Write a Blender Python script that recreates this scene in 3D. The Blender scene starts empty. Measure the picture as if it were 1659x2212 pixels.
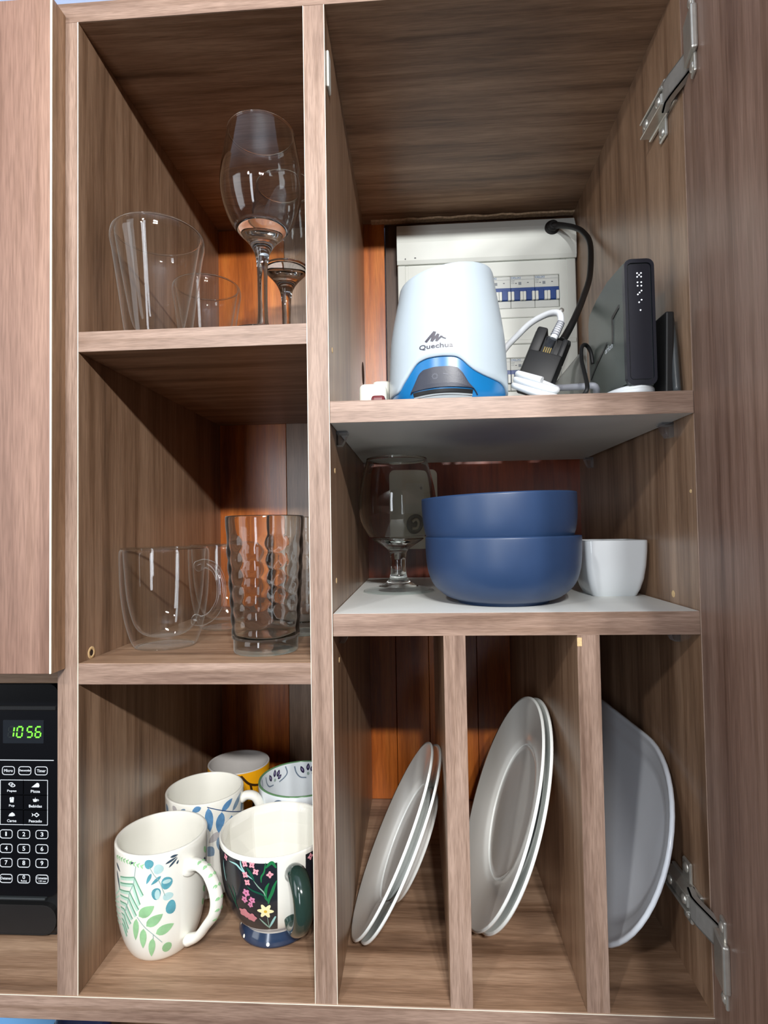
import bpy, bmesh, math, random
from mathutils import Vector, Matrix
PI = math.pi
random.seed(7)
sc = bpy.context.scene
COL = sc.collection
S = 0.001                                   # every length below is in millimetres

# ------------------------------------------------------------------ camera
cam = bpy.data.cameras.new('camera'); camo = bpy.data.objects.new('camera', cam); COL.objects.link(camo)
cam.sensor_fit = 'HORIZONTAL'; cam.sensor_width = 36.0; cam.lens = 36.0 * 1220 / 1659
cam.clip_start = 0.01; cam.clip_end = 50
_y, _p, _r = math.radians(3.4185), math.radians(1.7681), math.radians(0.9584)
Rb = (Matrix.Rotation(_y, 3, 'Z') @ Matrix.Rotation(_p, 3, 'X') @ Matrix.Rotation(_r, 3, 'Y'))
right, fwd, up = Rb.col[0], Rb.col[1], Rb.col[2]
M = Matrix((right, up, -fwd)).transposed().to_4x4(); M.translation = Vector((30.14, -465.03, 0)) * S
camo.matrix_world = M
sc.camera = camo

# ------------------------------------------------------------------ world, lamps, exposure
w = bpy.data.worlds.new('room_light'); sc.world = w; w.use_nodes = True
bg = w.node_tree.nodes['Background']; bg.inputs[0].default_value = (0.94, 0.96, 1.0, 1); bg.inputs[1].default_value = 0.085
sc.view_settings.view_transform = 'Standard'; sc.view_settings.look = 'None'
sc.view_settings.exposure = 0.14; sc.view_settings.gamma = 1.0; sc.view_settings.use_curve_mapping = False
sc.cycles.use_denoising = True
sc.cycles.caustics_refractive = True; sc.cycles.caustics_reflective = False
sc.cycles.max_bounces = 14; sc.cycles.transmission_bounces = 12; sc.cycles.transparent_max_bounces = 24
sc.cycles.sample_clamp_indirect = 4.0

def area(name, loc, target, sx, sy, power, color, shape='RECTANGLE'):
    l = bpy.data.lights.new(name, 'AREA'); l.shape = shape; l.size = sx * S; l.size_y = sy * S
    l.energy = power; l.color = color
    o = bpy.data.objects.new(name, l); COL.objects.link(o)
    o.location = Vector(loc) * S
    o.rotation_euler = (Vector(target) - Vector(loc)).to_track_quat('-Z', 'Y').to_euler()
    return o
# a three-lamp ceiling bar in front of the cabinet, and a tall window behind the camera
for i in range(3):
    area('spot_lamp', (116 + 90 * i, -1150, 575), (0, 0, 0), 40, 40, 7.2, (1.0, 0.988, 0.972), 'DISK')
area('tall_window', (-620, -2300, 150), (-50, 0, 50), 260, 1400, 15, (0.86, 0.92, 1.0))
area('side_lamp', (-430, -950, 560), (100, 200, 0), 60, 60, 3.8, (1.0, 0.97, 0.93), 'DISK')
area('added_left_fill', (-1500, -1000, 250), (150, 0, 0), 700, 1200, 8, (0.92, 0.96, 1.0))  # added soft fill from the left for the door and plates
area('added_ceiling_fill', (150, -1000, 1150), (150, -900, 1500), 300, 300, 5, (0.9, 0.95, 1.0))  # added upward fill so the ceiling bounces light, not a room fitting

# ------------------------------------------------------------------ materials
def lin(c):
    f = lambda v: v / 12.92 if v <= 0.04045 else ((v + 0.055) / 1.055) ** 2.4
    return tuple(f(x / 255.0) for x in c) + (1.0,)
MATS = {}
def mat(name, rgb, rough=0.5, metal=0.0, spec=0.5, coat=0.0, trans=0.0, ior=1.5, emit=None, noise=0.0, nscale=60, bump=0.0, bscale=900, sss=0.0):
    if name in MATS: return MATS[name]
    m = bpy.data.materials.new(name); m.use_nodes = True; nt = m.node_tree; b = nt.nodes['Principled BSDF']
    b.inputs['Base Color'].default_value = lin(rgb); b.inputs['Roughness'].default_value = rough
    b.inputs['Metallic'].default_value = metal; b.inputs['Specular IOR Level'].default_value = spec
    b.inputs['Coat Weight'].default_value = coat; b.inputs['Coat Roughness'].default_value = 0.08
    b.inputs['Transmission Weight'].default_value = trans; b.inputs['IOR'].default_value = ior
    if sss: b.inputs['Subsurface Weight'].default_value = sss; b.inputs['Subsurface Radius'].default_value = (.01, .01, .01)
    if emit: b.inputs['Emission Color'].default_value = lin(emit[0]); b.inputs['Emission Strength'].default_value = emit[1]
    tc = None
    if noise:
        tc = nt.nodes.new('ShaderNodeTexCoord'); n = nt.nodes.new('ShaderNodeTexNoise'); n.inputs['Scale'].default_value = nscale; n.inputs['Detail'].default_value = 4
        r = nt.nodes.new('ShaderNodeValToRGB'); c = lin(rgb)
        r.color_ramp.elements[0].color = tuple(x * (1 - noise) for x in c[:3]) + (1,); r.color_ramp.elements[1].color = tuple(min(1, x * (1 + noise)) for x in c[:3]) + (1,)
        r.color_ramp.elements[0].position = .3; r.color_ramp.elements[1].position = .7
        nt.links.new(tc.outputs['Object'], n.inputs['Vector']); nt.links.new(n.outputs['Fac'], r.inputs[0]); nt.links.new(r.outputs[0], b.inputs['Base Color'])
    if bump:
        tc = tc or nt.nodes.new('ShaderNodeTexCoord'); n2 = nt.nodes.new('ShaderNodeTexNoise'); n2.inputs['Scale'].default_value = bscale
        bp = nt.nodes.new('ShaderNodeBump'); bp.inputs['Strength'].default_value = bump; bp.inputs['Distance'].default_value = 0.0004
        nt.links.new(tc.outputs['Object'], n2.inputs['Vector']); nt.links.new(n2.outputs['Fac'], bp.inputs['Height']); nt.links.new(bp.outputs[0], b.inputs['Normal'])
    MATS[name] = m; return m

def wood(name, axis, dark, mid, light, along=2.2, across=34, rough=0.42, fine=0.5, spec=0.4, seed=0.0, coat=0.0):
    if name in MATS: return MATS[name]
    m = bpy.data.materials.new(name); m.use_nodes = True; nt = m.node_tree; b = nt.nodes['Principled BSDF']; L = nt.links.new
    tc = nt.nodes.new('ShaderNodeTexCoord')
    def mp(a, c):
        q = nt.nodes.new('ShaderNodeMapping'); s = [c, c, c]; s[axis] = a
        q.inputs['Scale'].default_value = s; q.inputs['Location'].default_value = (seed, seed * 1.7, seed * .6); L(tc.outputs['Object'], q.inputs['Vector']); return q
    n1 = nt.nodes.new('ShaderNodeTexNoise'); n1.inputs['Scale'].default_value = 1; n1.inputs['Detail'].default_value = 5; n1.inputs['Roughness'].default_value = .62; n1.inputs['Distortion'].default_value = .25
    L(mp(along, across).outputs[0], n1.inputs['Vector'])
    r = nt.nodes.new('ShaderNodeValToRGB'); e = r.color_ramp.elements
    e[0].position = .30; e[0].color = lin(dark); e[1].position = .72; e[1].color = lin(light)
    k = e.new(.48); k.color = lin(mid)
    L(n1.outputs['Fac'], r.inputs[0])
    n2 = nt.nodes.new('ShaderNodeTexNoise'); n2.inputs['Scale'].default_value = 1; n2.inputs['Detail'].default_value = 3
    L(mp(along * 16, across * 22).outputs[0], n2.inputs['Vector'])
    r2 = nt.nodes.new('ShaderNodeValToRGB'); r2.color_ramp.elements[0].position = .32; r2.color_ramp.elements[1].position = .62
    v = 1 - .45 * fine; r2.color_ramp.elements[0].color = (v, v * .97, v * .95, 1); r2.color_ramp.elements[1].color = (1.06, 1.05, 1.05, 1)
    L(n2.outputs['Fac'], r2.inputs[0])
    n3 = nt.nodes.new('ShaderNodeTexNoise'); n3.inputs['Scale'].default_value = 1; n3.inputs['Detail'].default_value = 2
    L(mp(along * 1.4, across * 3.4).outputs[0], n3.inputs['Vector'])
    r3 = nt.nodes.new('ShaderNodeValToRGB'); r3.color_ramp.elements[0].position = .33; r3.color_ramp.elements[1].position = .5
    r3.color_ramp.elements[0].color = (.74, .70, .66, 1); r3.color_ramp.elements[1].color = (1, 1, 1, 1)
    L(n3.outputs['Fac'], r3.inputs[0])
    mx = nt.nodes.new('ShaderNodeMix'); mx.data_type = 'RGBA'; mx.blend_type = 'MULTIPLY'; mx.inputs[0].default_value = 1
    L(r.outputs[0], mx.inputs[6]); L(r2.outputs[0], mx.inputs[7])
    my = nt.nodes.new('ShaderNodeMix'); my.data_type = 'RGBA'; my.blend_type = 'MULTIPLY'; my.inputs[0].default_value = 1
    L(mx.outputs[2], my.inputs[6]); L(r3.outputs[0], my.inputs[7])
    L(my.outputs[2], b.inputs['Base Color'])
    b.inputs['Roughness'].default_value = rough; b.inputs['Specular IOR Level'].default_value = spec; b.inputs['Coat Weight'].default_value = coat
    b.inputs['Coat Roughness'].default_value = .25
    bp = nt.nodes.new('ShaderNodeBump'); bp.inputs['Strength'].default_value = .12; bp.inputs['Distance'].default_value = .0003
    L(n2.outputs['Fac'], bp.inputs['Height']); L(bp.outputs[0], b.inputs['Normal'])
    MATS[name] = m; return m

def thin_glass(name, tint=(.985, .99, .985), ior=1.5, edge_glow=.5):
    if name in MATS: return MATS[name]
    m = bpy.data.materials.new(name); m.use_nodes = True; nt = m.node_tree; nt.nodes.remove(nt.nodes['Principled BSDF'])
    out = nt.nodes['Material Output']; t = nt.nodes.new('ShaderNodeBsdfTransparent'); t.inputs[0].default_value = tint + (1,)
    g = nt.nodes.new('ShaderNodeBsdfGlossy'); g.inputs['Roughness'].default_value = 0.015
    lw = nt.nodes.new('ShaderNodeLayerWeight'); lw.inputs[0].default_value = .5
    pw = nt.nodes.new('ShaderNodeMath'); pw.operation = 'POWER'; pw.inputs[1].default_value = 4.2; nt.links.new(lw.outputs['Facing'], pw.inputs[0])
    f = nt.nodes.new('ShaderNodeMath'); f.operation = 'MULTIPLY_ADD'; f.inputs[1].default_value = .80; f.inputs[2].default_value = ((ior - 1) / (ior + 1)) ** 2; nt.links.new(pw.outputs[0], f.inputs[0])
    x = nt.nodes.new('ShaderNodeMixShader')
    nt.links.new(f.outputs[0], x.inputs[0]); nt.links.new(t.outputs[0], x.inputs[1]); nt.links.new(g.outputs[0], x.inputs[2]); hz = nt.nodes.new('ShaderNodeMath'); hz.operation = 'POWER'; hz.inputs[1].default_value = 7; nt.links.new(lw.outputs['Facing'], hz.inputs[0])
    hm = nt.nodes.new('ShaderNodeMath'); hm.operation = 'MULTIPLY'; hm.inputs[1].default_value = edge_glow; nt.links.new(hz.outputs[0], hm.inputs[0])
    df = nt.nodes.new('ShaderNodeBsdfDiffuse'); df.inputs[0].default_value = (.86, .88, .86, 1)  # pale diffuse near the silhouette stands in for light caught in glass edges
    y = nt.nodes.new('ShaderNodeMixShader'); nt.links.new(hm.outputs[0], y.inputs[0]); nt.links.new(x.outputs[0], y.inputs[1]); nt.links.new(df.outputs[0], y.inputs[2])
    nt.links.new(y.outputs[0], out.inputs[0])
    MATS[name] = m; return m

D_, M_, L_ = (102, 78, 60), (146, 116, 92), (174, 143, 117)
W_Z = wood('walnut_vertical', 2, D_, M_, L_, rough=.36, spec=.5, coat=.15)
W_X = wood('walnut_horizontal', 0, (108, 83, 65), (154, 124, 100), (182, 152, 126), along=3.0, across=40, seed=3.1)
W_ZD = wood('walnut_door', 2, (124, 97, 84), (152, 123, 108), (172, 144, 128), across=26, seed=5.0)
W_DL = wood('walnut_door_front', 2, (118, 90, 77), (139, 109, 95), (158, 127, 111), across=30, seed=8.0)
W_EZ = wood('walnut_edge_vertical', 2, (130, 107, 94), (155, 131, 116), (177, 153, 138), along=5, across=60, seed=1.3)  # pinker than the panels: cast of the front light put into the colour
W_EX = wood('walnut_edge_horizontal', 0, (124, 100, 87), (151, 127, 112), (175, 150, 135), along=5, across=60, seed=2.2)  # carries the same painted front-light tint as the vertical edges
W_O = wood('orange_varnish', 2, (134, 66, 24), (184, 100, 38), (212, 130, 58), along=3, across=38, rough=.3, fine=.35, coat=.5, seed=4)
W_R = wood('red_varnish', 2, (92, 38, 24), (124, 56, 34), (146, 72, 44), along=3, across=38, rough=.3, fine=.3, coat=.4, seed=6)  # orange varnish again, with the dim bay's shade put into its colour
W_B = wood('cavity_shade_board', 2, (60, 40, 26), (84, 58, 38), (104, 74, 50), seed=9)  # dark tone paints the shade of the gap beside the breaker box
shg = mat('clear_shell_glass', (252, 254, 253), 0.0, trans=1.0, ior=1.42)
def bubble_glass(name, ior, tint):
    m = thin_glass(name, ior=1.5, edge_glow=.35); nt = m.node_tree
    t = next(n for n in nt.nodes if n.type == 'BSDF_TRANSPARENT'); g = nt.nodes.new('ShaderNodeBsdfRefraction')
    g.inputs['IOR'].default_value = ior; g.inputs['Roughness'].default_value = 0; g.inputs[0].default_value = tint + (1,)
    for l in list(t.outputs[0].links):
        k = l.to_socket; nt.links.remove(l); nt.links.new(g.outputs[0], k)
    return m
bub = bubble_glass('bubble_glass', 1.22, (.99, .995, .99))
WHITE_MEL = mat('white_melamine', (226, 228, 224), .4, noise=.03, nscale=25)
IVORY = mat('raw_chipboard', (222, 190, 140), .8, noise=.15, nscale=900)
EDGE_W = mat('ivory_edge_tape', (240, 232, 214), .5)
CER = mat('white_ceramic', (238, 237, 228), .12, coat=.4, noise=.015, nscale=30)
CERG = mat('grey_ceramic', (238, 241, 238), .13, coat=.35, noise=.02, nscale=30)
CERB = mat('cool_white_ceramic', (224, 230, 234), .2, coat=.3, noise=.015, nscale=30)
BLUE = mat('matte_blue_glaze', (37, 59, 93), .4, coat=.0, noise=.05, nscale=45, bump=.05)
GREY_IN = mat('grey_inside_glaze', (190, 186, 182), .35, noise=.03)
YEL = mat('yellow_glaze', (226, 160, 20), .25, noise=.04)
DKPANEL = mat('black_print', (30, 34, 42), .22, coat=.4, noise=.08)
NAVY = mat('navy_glaze', (36, 52, 78), .18, coat=.4, noise=.12, nscale=120)
DKGREEN = mat('dark_green_glaze', (34, 54, 48), .14, coat=.5, noise=.1)
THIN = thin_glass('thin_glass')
GLASS = mat('solid_glass', (250, 253, 252), 0.0, trans=1.0, ior=1.48)
GLASS_AQ = mat('aqua_solid_glass', (236, 250, 249), 0.0, trans=1.0, ior=1.33)
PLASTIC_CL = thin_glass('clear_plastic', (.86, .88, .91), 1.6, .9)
STEEL = mat('nickel_steel', (214, 212, 204), .3, metal=.75, noise=.06, nscale=200)
STEEL_DK = mat('shaded_steel_arm', (188, 188, 184), .4, metal=.6, noise=.08, nscale=150)
WPLAST = mat('white_plastic', (218, 222, 216), .3, noise=.012)
WPLAST_W = mat('warm_white_plastic', (230, 228, 216), .35, noise=.015)
SHELLW = mat('translucent_white_plastic', (180, 193, 202), .34, sss=.15, noise=.01)
BLUEPL = mat('blue_plastic', (14, 106, 164), .3, noise=.04)
DKPL = mat('dark_slate_plastic', (44, 48, 62), .42, noise=.05, bump=.1)
BLACK = mat('black_plastic', (17, 18, 20), .42, noise=.1)
BLACKM = mat('black_rubber', (16, 16, 17), .55, noise=.1)
BLACKG = mat('black_gloss_panel', (5, 6, 11), .3, spec=.3)
NAVYPL = mat('navy_black_plastic', (26, 29, 40), .32, noise=.06)
ROUTG = mat('grey_green_plastic', (78, 86, 82), .38, noise=.05, bump=.08)
PRINTW = mat('white_print', (216, 222, 228), .5)
PRINTG = mat('grey_print', (70, 68, 76), .4)
CABW = mat('white_cable_jacket', (226, 230, 234), .35, noise=.01)
CABG = mat('grey_cable_jacket', (150, 152, 160), .4, noise=.02)
BRK = mat('pale_grey_breaker', (198, 202, 198), .4, noise=.02)
BRKB = mat('blue_breaker', (24, 62, 128), .35, noise=.06)
PLATEW = mat('cream_wall_plate', (226, 222, 204), .35, noise=.01)
MAROON = mat('maroon_plastic', (96, 30, 34), .35, noise=.05)
GREEN_LED = mat('green_led', (60, 200, 30), .4, emit=((120, 255, 60), 1.5))
LED_OFF = mat('unlit_segment', (36, 42, 44), .3)
DISPG = mat('grey_display_window', (30, 34, 40), .15, noise=.05)
LED_W = mat('white_led', (240, 245, 255), .4, emit=((240, 245, 255), 2.2))

# ------------------------------------------------------------------ geometry helpers
def new(): return bmesh.new()
def V(bm, p): return bm.verts.new((p[0] * S, p[1] * S, p[2] * S))
def box(bm, x0, x1, y0, y1, z0, z1, bev=0.0, mi=0, seg=1):
    t = bmesh.new()
    v = [t.verts.new((x * S, y * S, z * S)) for x in (x0, x1) for y in (y0, y1) for z in (z0, z1)]
    for f in ((0, 1, 3, 2), (4, 6, 7, 5), (0, 4, 5, 1), (2, 3, 7, 6), (0, 2, 6, 4), (1, 5, 7, 3)): t.faces.new([v[i] for i in f])
    if bev: bmesh.ops.bevel(t, geom=t.edges[:], offset=bev * S, segments=seg, affect='EDGES', profile=.5)
    merge(bm, t, mi)
def merge(bm, t, mi=None, mtx=None):
    mp = {}
    for v in t.verts: mp[v] = bm.verts.new(mtx @ v.co if mtx else v.co)
    for f in t.faces:
        try: n = bm.faces.new([mp[v] for v in f.verts]); n.material_index = f.material_index if mi is None else mi; n.smooth = f.smooth
        except ValueError: pass
    t.free()
def lathe(bm, prof, seg=72, mi=0, rfun=None, cx=0, cy=0, cz=0):
    rings = []
    for j, (r, z) in enumerate(prof):
        if r < 1e-4: rings.append([V(bm, (cx, cy, cz + z))]); continue
        rings.append([V(bm, (cx + (r + (rfun(2 * PI * i / seg, z, j) if rfun else 0)) * math.cos(2 * PI * i / seg), cy + (r + (rfun(2 * PI * i / seg, z, j) if rfun else 0)) * math.sin(2 * PI * i / seg), cz + z)) for i in range(seg)])
    out = []
    for a, b in zip(rings, rings[1:]):
        for i in range(seg):
            k = (i + 1) % seg
            if len(a) == 1 and len(b) == 1: continue
            if len(a) == 1: f = bm.faces.new((a[0], b[k], b[i]))
            elif len(b) == 1: f = bm.faces.new((a[i], a[k], b[0]))
            else: f = bm.faces.new((a[i], a[k], b[k], b[i]))
            f.smooth = True; f.material_index = mi; out.append(f)
    return out
def smooth_prof(pts, n=6):
    return [tuple(p) for p in catmull([(a, b, 0) for a, b in pts], n)] if False else [(q[0], q[1]) for q in catmull([Vector((a, b, 0)) for a, b in pts], n)]
def catmull(P, n=8):
    P = [Vector(p) for p in P]; out = []
    Q = [P[0] * 2 - P[1]] + P + [P[-1] * 2 - P[-2]]
    for i in range(1, len(Q) - 2):
        a, b, c, d = Q[i - 1:i + 3]
        for k in range(n):
            t = k / n
            out.append(.5 * ((2 * b) + (c - a) * t + (2 * a - 5 * b + 4 * c - d) * t * t + (3 * b - a - 3 * c + d) * t ** 3))
    out.append(P[-1]); return out
def tube(bm, pts, r, seg=12, n=8, mi=0, ref=None, flat=1.0, cap=True):
    """swept round (or flattened) bar; r a number or a list of radii per given point"""
    P = catmull(pts, n) if n > 1 else [Vector(p) for p in pts]
    m = len(P); rs = []
    for i in range(m):
        if isinstance(r, (int, float)): rs.append(r)
        else:
            t = i / (m - 1) * (len(r) - 1); k = min(int(t), len(r) - 2); rs.append(r[k] + (r[k + 1] - r[k]) * (t - k))
    T = [(P[min(i + 1, m - 1)] - P[max(i - 1, 0)]).normalized() for i in range(m)]
    nrm = Vector(ref) if ref else (Vector((0, 0, 1)) if abs(T[0].z) < .9 else Vector((1, 0, 0)))
    rings = []
    for i in range(m):
        if not ref: nrm = (nrm - T[i] * nrm.dot(T[i])).normalized(); a = nrm
        else: a = (Vector(ref) - T[i] * Vector(ref).dot(T[i])).normalized()
        b = T[i].cross(a)
        rings.append([V(bm, P[i] + a * rs[i] * flat * math.cos(2 * PI * k / seg) + b * rs[i] * math.sin(2 * PI * k / seg)) for k in range(seg)])
    for a, b in zip(rings, rings[1:]):
        for k in range(seg):
            f = bm.faces.new((a[k], a[(k + 1) % seg], b[(k + 1) % seg], b[k])); f.smooth = True; f.material_index = mi
    if cap:
        for q in (rings[0], rings[-1]): f = bm.faces.new(q); f.material_index = mi
def prism(bm, poly, axis, a, b, mi=0):
    """polygon (2-D, mm) extruded along axis from a to b"""
    def p3(u, v, t): return ((t, u, v), (u, t, v), (u, v, t))[axis]
    A = [V(bm, p3(u, v, a)) for u, v in poly]; B = [V(bm, p3(u, v, b)) for u, v in poly]; n = len(poly)
    fs = [bm.faces.new(A[::-1]), bm.faces.new(B)]
    for i in range(n): fs.append(bm.faces.new((A[i], A[(i + 1) % n], B[(i + 1) % n], B[i])))
    for f in fs: f.material_index = mi
def rrect(x0, x1, y0, y1, r, n=5):
    out = []
    for cx, cy, a0 in ((x1 - r, y1 - r, 0), (x0 + r, y1 - r, PI / 2), (x0 + r, y0 + r, PI), (x1 - r, y0 + r, 1.5 * PI)):
        for i in range(n + 1): out.append((cx + r * math.cos(a0 + PI / 2 * i / n), cy + r * math.sin(a0 + PI / 2 * i / n)))
    return out
def ring2(bm, outer, inner, axis, a, b, mi=0):
    def p3(u, v, t): return ((t, u, v), (u, t, v), (u, v, t))[axis]
    n = len(outer)
    Q = [[V(bm, p3(u, v, t)) for u, v in pl] for pl, t in ((outer, a), (inner, a), (inner, b), (outer, b))]
    for k in range(4):
        A, B = Q[k], Q[(k + 1) % 4]
        for i in range(n): bm.faces.new((A[i], A[(i + 1) % n], B[(i + 1) % n], B[i])).material_index = mi
def obj(name, bm, mats, parent=None, base=None, smooth=None, auto=False):
    bmesh.ops.remove_doubles(bm, verts=bm.verts[:], dist=1e-7)
    bmesh.ops.recalc_face_normals(bm, faces=bm.faces[:])
    me = bpy.data.meshes.new(name); bm.to_mesh(me); bm.free()
    for m in (mats if isinstance(mats, (list, tuple)) else [mats]): me.materials.append(m)
    o = bpy.data.objects.new(name, me); COL.objects.link(o)
    if smooth is not None:
        for p in me.polygons: p.use_smooth = smooth
    if auto: me.set_sharp_from_angle(angle=math.radians(38))
    if parent: o.parent = parent
    if base is not None: o.location = -Vector(base) * S      # geometry given in world millimetres
    return o
def tag(o, label=None, cat=None, group=None, kind=None):
    if label: o['label'] = label
    if cat: o['category'] = cat
    if group: o['group'] = group
    if kind: o['kind'] = kind
    return o
def thing(name, label, cat, loc, group=None, rot=None):
    o = bpy.data.objects.new(name, None); COL.objects.link(o); o.location = Vector(loc) * S; o.empty_display_size = .01
    if rot: o.rotation_euler = rot
    return tag(o, label, cat, group)
def dup(root, loc, label, rotz=None):
    r = root.copy(); COL.objects.link(r); r.location = Vector(loc) * S; r['label'] = label
    if rotz is not None: r.rotation_euler = (0, 0, rotz)
    for ch in list(root.children):
        c = ch.copy(); COL.objects.link(c); c.parent = r
        for g in list(ch.children):
            d = g.copy(); COL.objects.link(d); d.parent = c
    return r
def text_verts(body, height, bold=False):
    cu = bpy.data.curves.new('lettering', 'FONT'); cu.body = body; cu.size = 1.0; cu.resolution_u = 3
    cu.offset = .018 if bold else 0.0
    o = bpy.data.objects.new('lettering', cu); COL.objects.link(o)
    dg = bpy.context.evaluated_depsgraph_get(); me = bpy.data.meshes.new_from_object(o.evaluated_get(dg))
    vs = [(v.co.x, v.co.y) for v in me.vertices]; fs = [tuple(p.vertices) for p in me.polygons]
    bpy.data.objects.remove(o); bpy.data.curves.remove(cu); bpy.data.meshes.remove(me)
    x0 = min(v[0] for v in vs); x1 = max(v[0] for v in vs); y0 = min(v[1] for v in vs); y1 = max(v[1] for v in vs)
    return vs, fs, (x0, x1, y0, y1)
def put_text(bm, body, x0, x1, z0, z1, fn, mi=0, bold=True):
    """flat lettering stretched into the box x0..x1, z0..z1; fn(u, v) -> 3-D point in mm"""
    vs, fs, (a, b, c, d) = text_verts(body, 1, bold)
    P = [V(bm, fn(x0 + (x - a) / (b - a) * (x1 - x0), z0 + (y - c) / (d - c) * (z1 - z0))) for x, y in vs]
    for f in fs:
        try: bm.faces.new([P[i] for i in f]).material_index = mi
        except ValueError: pass

# lathe-surface decals -------------------------------------------------
def rad_at(prof, z):
    for (r0, z0), (r1, z1) in zip(prof, prof[1:]):
        if min(z0, z1) <= z <= max(z0, z1) and abs(z1 - z0) > 1e-9: return r0 + (r1 - r0) * (z - z0) / (z1 - z0)
    return prof[-1][0] if z > prof[-1][1] else prof[0][0]
def on_lathe(prof, a, z, eps):
    r = rad_at(prof, z) + eps
    return (r * math.cos(a), r * math.sin(a), z)
def decal_fan(bm, prof, poly, eps, mi):
    """star-shaped outline [(angle, z)] laid on the surface in three rings"""
    n = len(poly); ca = sum(p[0] for p in poly) / n; cz = sum(p[1] for p in poly) / n
    c = V(bm, on_lathe(prof, ca, cz, eps)); prev = None
    for t in (.34, .67, 1.0):
        R = [V(bm, on_lathe(prof, ca + (a - ca) * t, cz + (z - cz) * t, eps)) for a, z in poly]
        for i in range(n):
            k = (i + 1) % n
            f = bm.faces.new((c, R[i], R[k])) if prev is None else bm.faces.new((prev[i], R[i], R[k], prev[k]))
            f.material_index = mi
        prev = R
def leaf_poly(r, p, q, wd, n=7, belly=.45):
    """leaf from p to q (angle, z) with half width wd mm"""
    dx, dz = (q[0] - p[0]) * r, q[1] - p[1]; l = math.hypot(dx, dz) or 1; nx, nz = -dz / l, dx / l
    up_, dn = [], []
    for i in range(n + 1):
        t = i / n; ww = wd * math.sin(PI * t ** (math.log(.5) / math.log(belly))) ** .8 if 0 < t < 1 else 0
        x, z = p[0] * r + dx * t, p[1] + dz * t
        up_.append(((x + nx * ww) / r, z + nz * ww)); dn.append(((x - nx * ww) / r, z - nz * ww))
    return up_ + dn[-2:0:-1]
def disc_poly(r, c, rx, rz, n=14, k=0, amp=0.0, rot=0.0):
    return [(c[0] + rx * (1 + amp * math.cos(k * (2 * PI * i / n) + rot)) * math.cos(2 * PI * i / n) / r, c[1] + rz * (1 + amp * math.cos(k * (2 * PI * i / n) + rot)) * math.sin(2 * PI * i / n)) for i in range(n)]
def decal_line(bm, prof, pts, wd, eps, mi, n=5, taper=False):
    r = prof[-1][0]
    P = [(v.x, v.y) for v in catmull([Vector((a * r, z, 0)) for a, z in pts], n)] if len(pts) > 1 else pts
    prev = None; m = len(P)
    for i in range(m):
        a, b = P[max(i - 1, 0)], P[min(i + 1, m - 1)]; dx, dz = b[0] - a[0], b[1] - a[1]; l = math.hypot(dx, dz) or 1
        ww = wd * (math.sin(PI * (i + .35) / (m + .2)) ** .6 if taper else 1)
        nx, nz = -dz / l * ww, dx / l * ww
        cur = [V(bm, on_lathe(prof, (P[i][0] + s * nx) / r, P[i][1] + s * nz, eps)) for s in (-1, 0, 1)]
        if prev:
            for k in (0, 1): bm.faces.new((prev[k], prev[k + 1], cur[k + 1], cur[k])).material_index = mi
        prev = cur

# ------------------------------------------------------------------ dimensions found for the cabinet
XL0, XL1 = -276.8, -258.7          # left panel
XM0, XM1 = -60.1, -41.7            # middle panel
XR = 252.5                         # right panel, inner face
ZT, ZB = 448.4, -382.7
S1T, S1B, S2T, S2B = 174.3, 156.7, -108.9, -126.6
R1T, R1B, R2T, R2B = 107.4, 89.2, -68.9, -87.4
D1, D2 = (49.1, 66.9), (156.1, 173.7)
YD = 348.0

# ------------------------------------------------------------------ room behind
bm = new(); box(bm, -2200, 2200, 372, 420, -1300, 1500); o = obj('wall_back', bm, mat('pale_wall_paint', (172, 188, 220), .8, noise=.02)); tag(o, kind='structure')
bm = new(); box(bm, -2200, 2200, 364, 371.5, -1290, -402.2); o = obj('trim_1', bm, wood('brown_backsplash', 0, (92, 66, 48), (120, 90, 68), (140, 108, 82), seed=12)); tag(o, kind='structure')
bm = new(); box(bm, -2200, 2200, -2500, 420, 1500, 1560); o = obj('ceiling', bm, mat('white_ceiling_paint', (226, 230, 238), .85, noise=.02)); tag(o, kind='structure')

# ------------------------------------------------------------------ cabinet
CB = (0, 170, ZB - 19.6)
cab = thing('wall_cabinet', 'walnut laminate kitchen wall cabinet with open compartments and plate slots', 'cabinet', CB)
def cpart(name, bm, m, label=None, **k):
    o = obj(name, bm, m, cab, CB, **k)
    if label: o['label'] = label
    return o
def panel_bm(x0, x1, y0, y1, z0, z1, bev=.5):
    b = new(); box(b, x0, x1, y0, y1, z0, z1, bev); return b
def front_edge(parent_obj, x0, x1, z0, z1, m, y0=0.0):
    b = new(); box(b, x0, x1, y0 - .45, y0 + .02, z0, z1, .18); e = obj('edge_strip', b, m, parent_obj); return e
p = cpart('top_panel', panel_bm(-720, 290, .1, 362, ZT, 466), W_X); front_edge(p, -720, 290, ZT + .1, 466, W_EX)
p = cpart('bottom_panel', panel_bm(-720, 290, -.6, 362, ZB - 19.6, ZB), W_X); front_edge(p, -720, 290, ZB - 19.6, ZB - .1, W_EX, -.6)
b = new(); box(b, -720, 290, -1.3, -1.0, ZB - .6, ZB - .1); obj('edge_lip', b, EDGE_W, p)
p = cpart('side_panel', panel_bm(XL0, XL1, .1, YD, ZB, ZT), W_Z); front_edge(p, XL0, XL1, ZB, ZT, W_EZ)
b = new(); box(b, XL1 - .5, XL1 + .05, -.6, 0, ZB, ZT); obj('edge_lip', b, EDGE_W, p)
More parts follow.
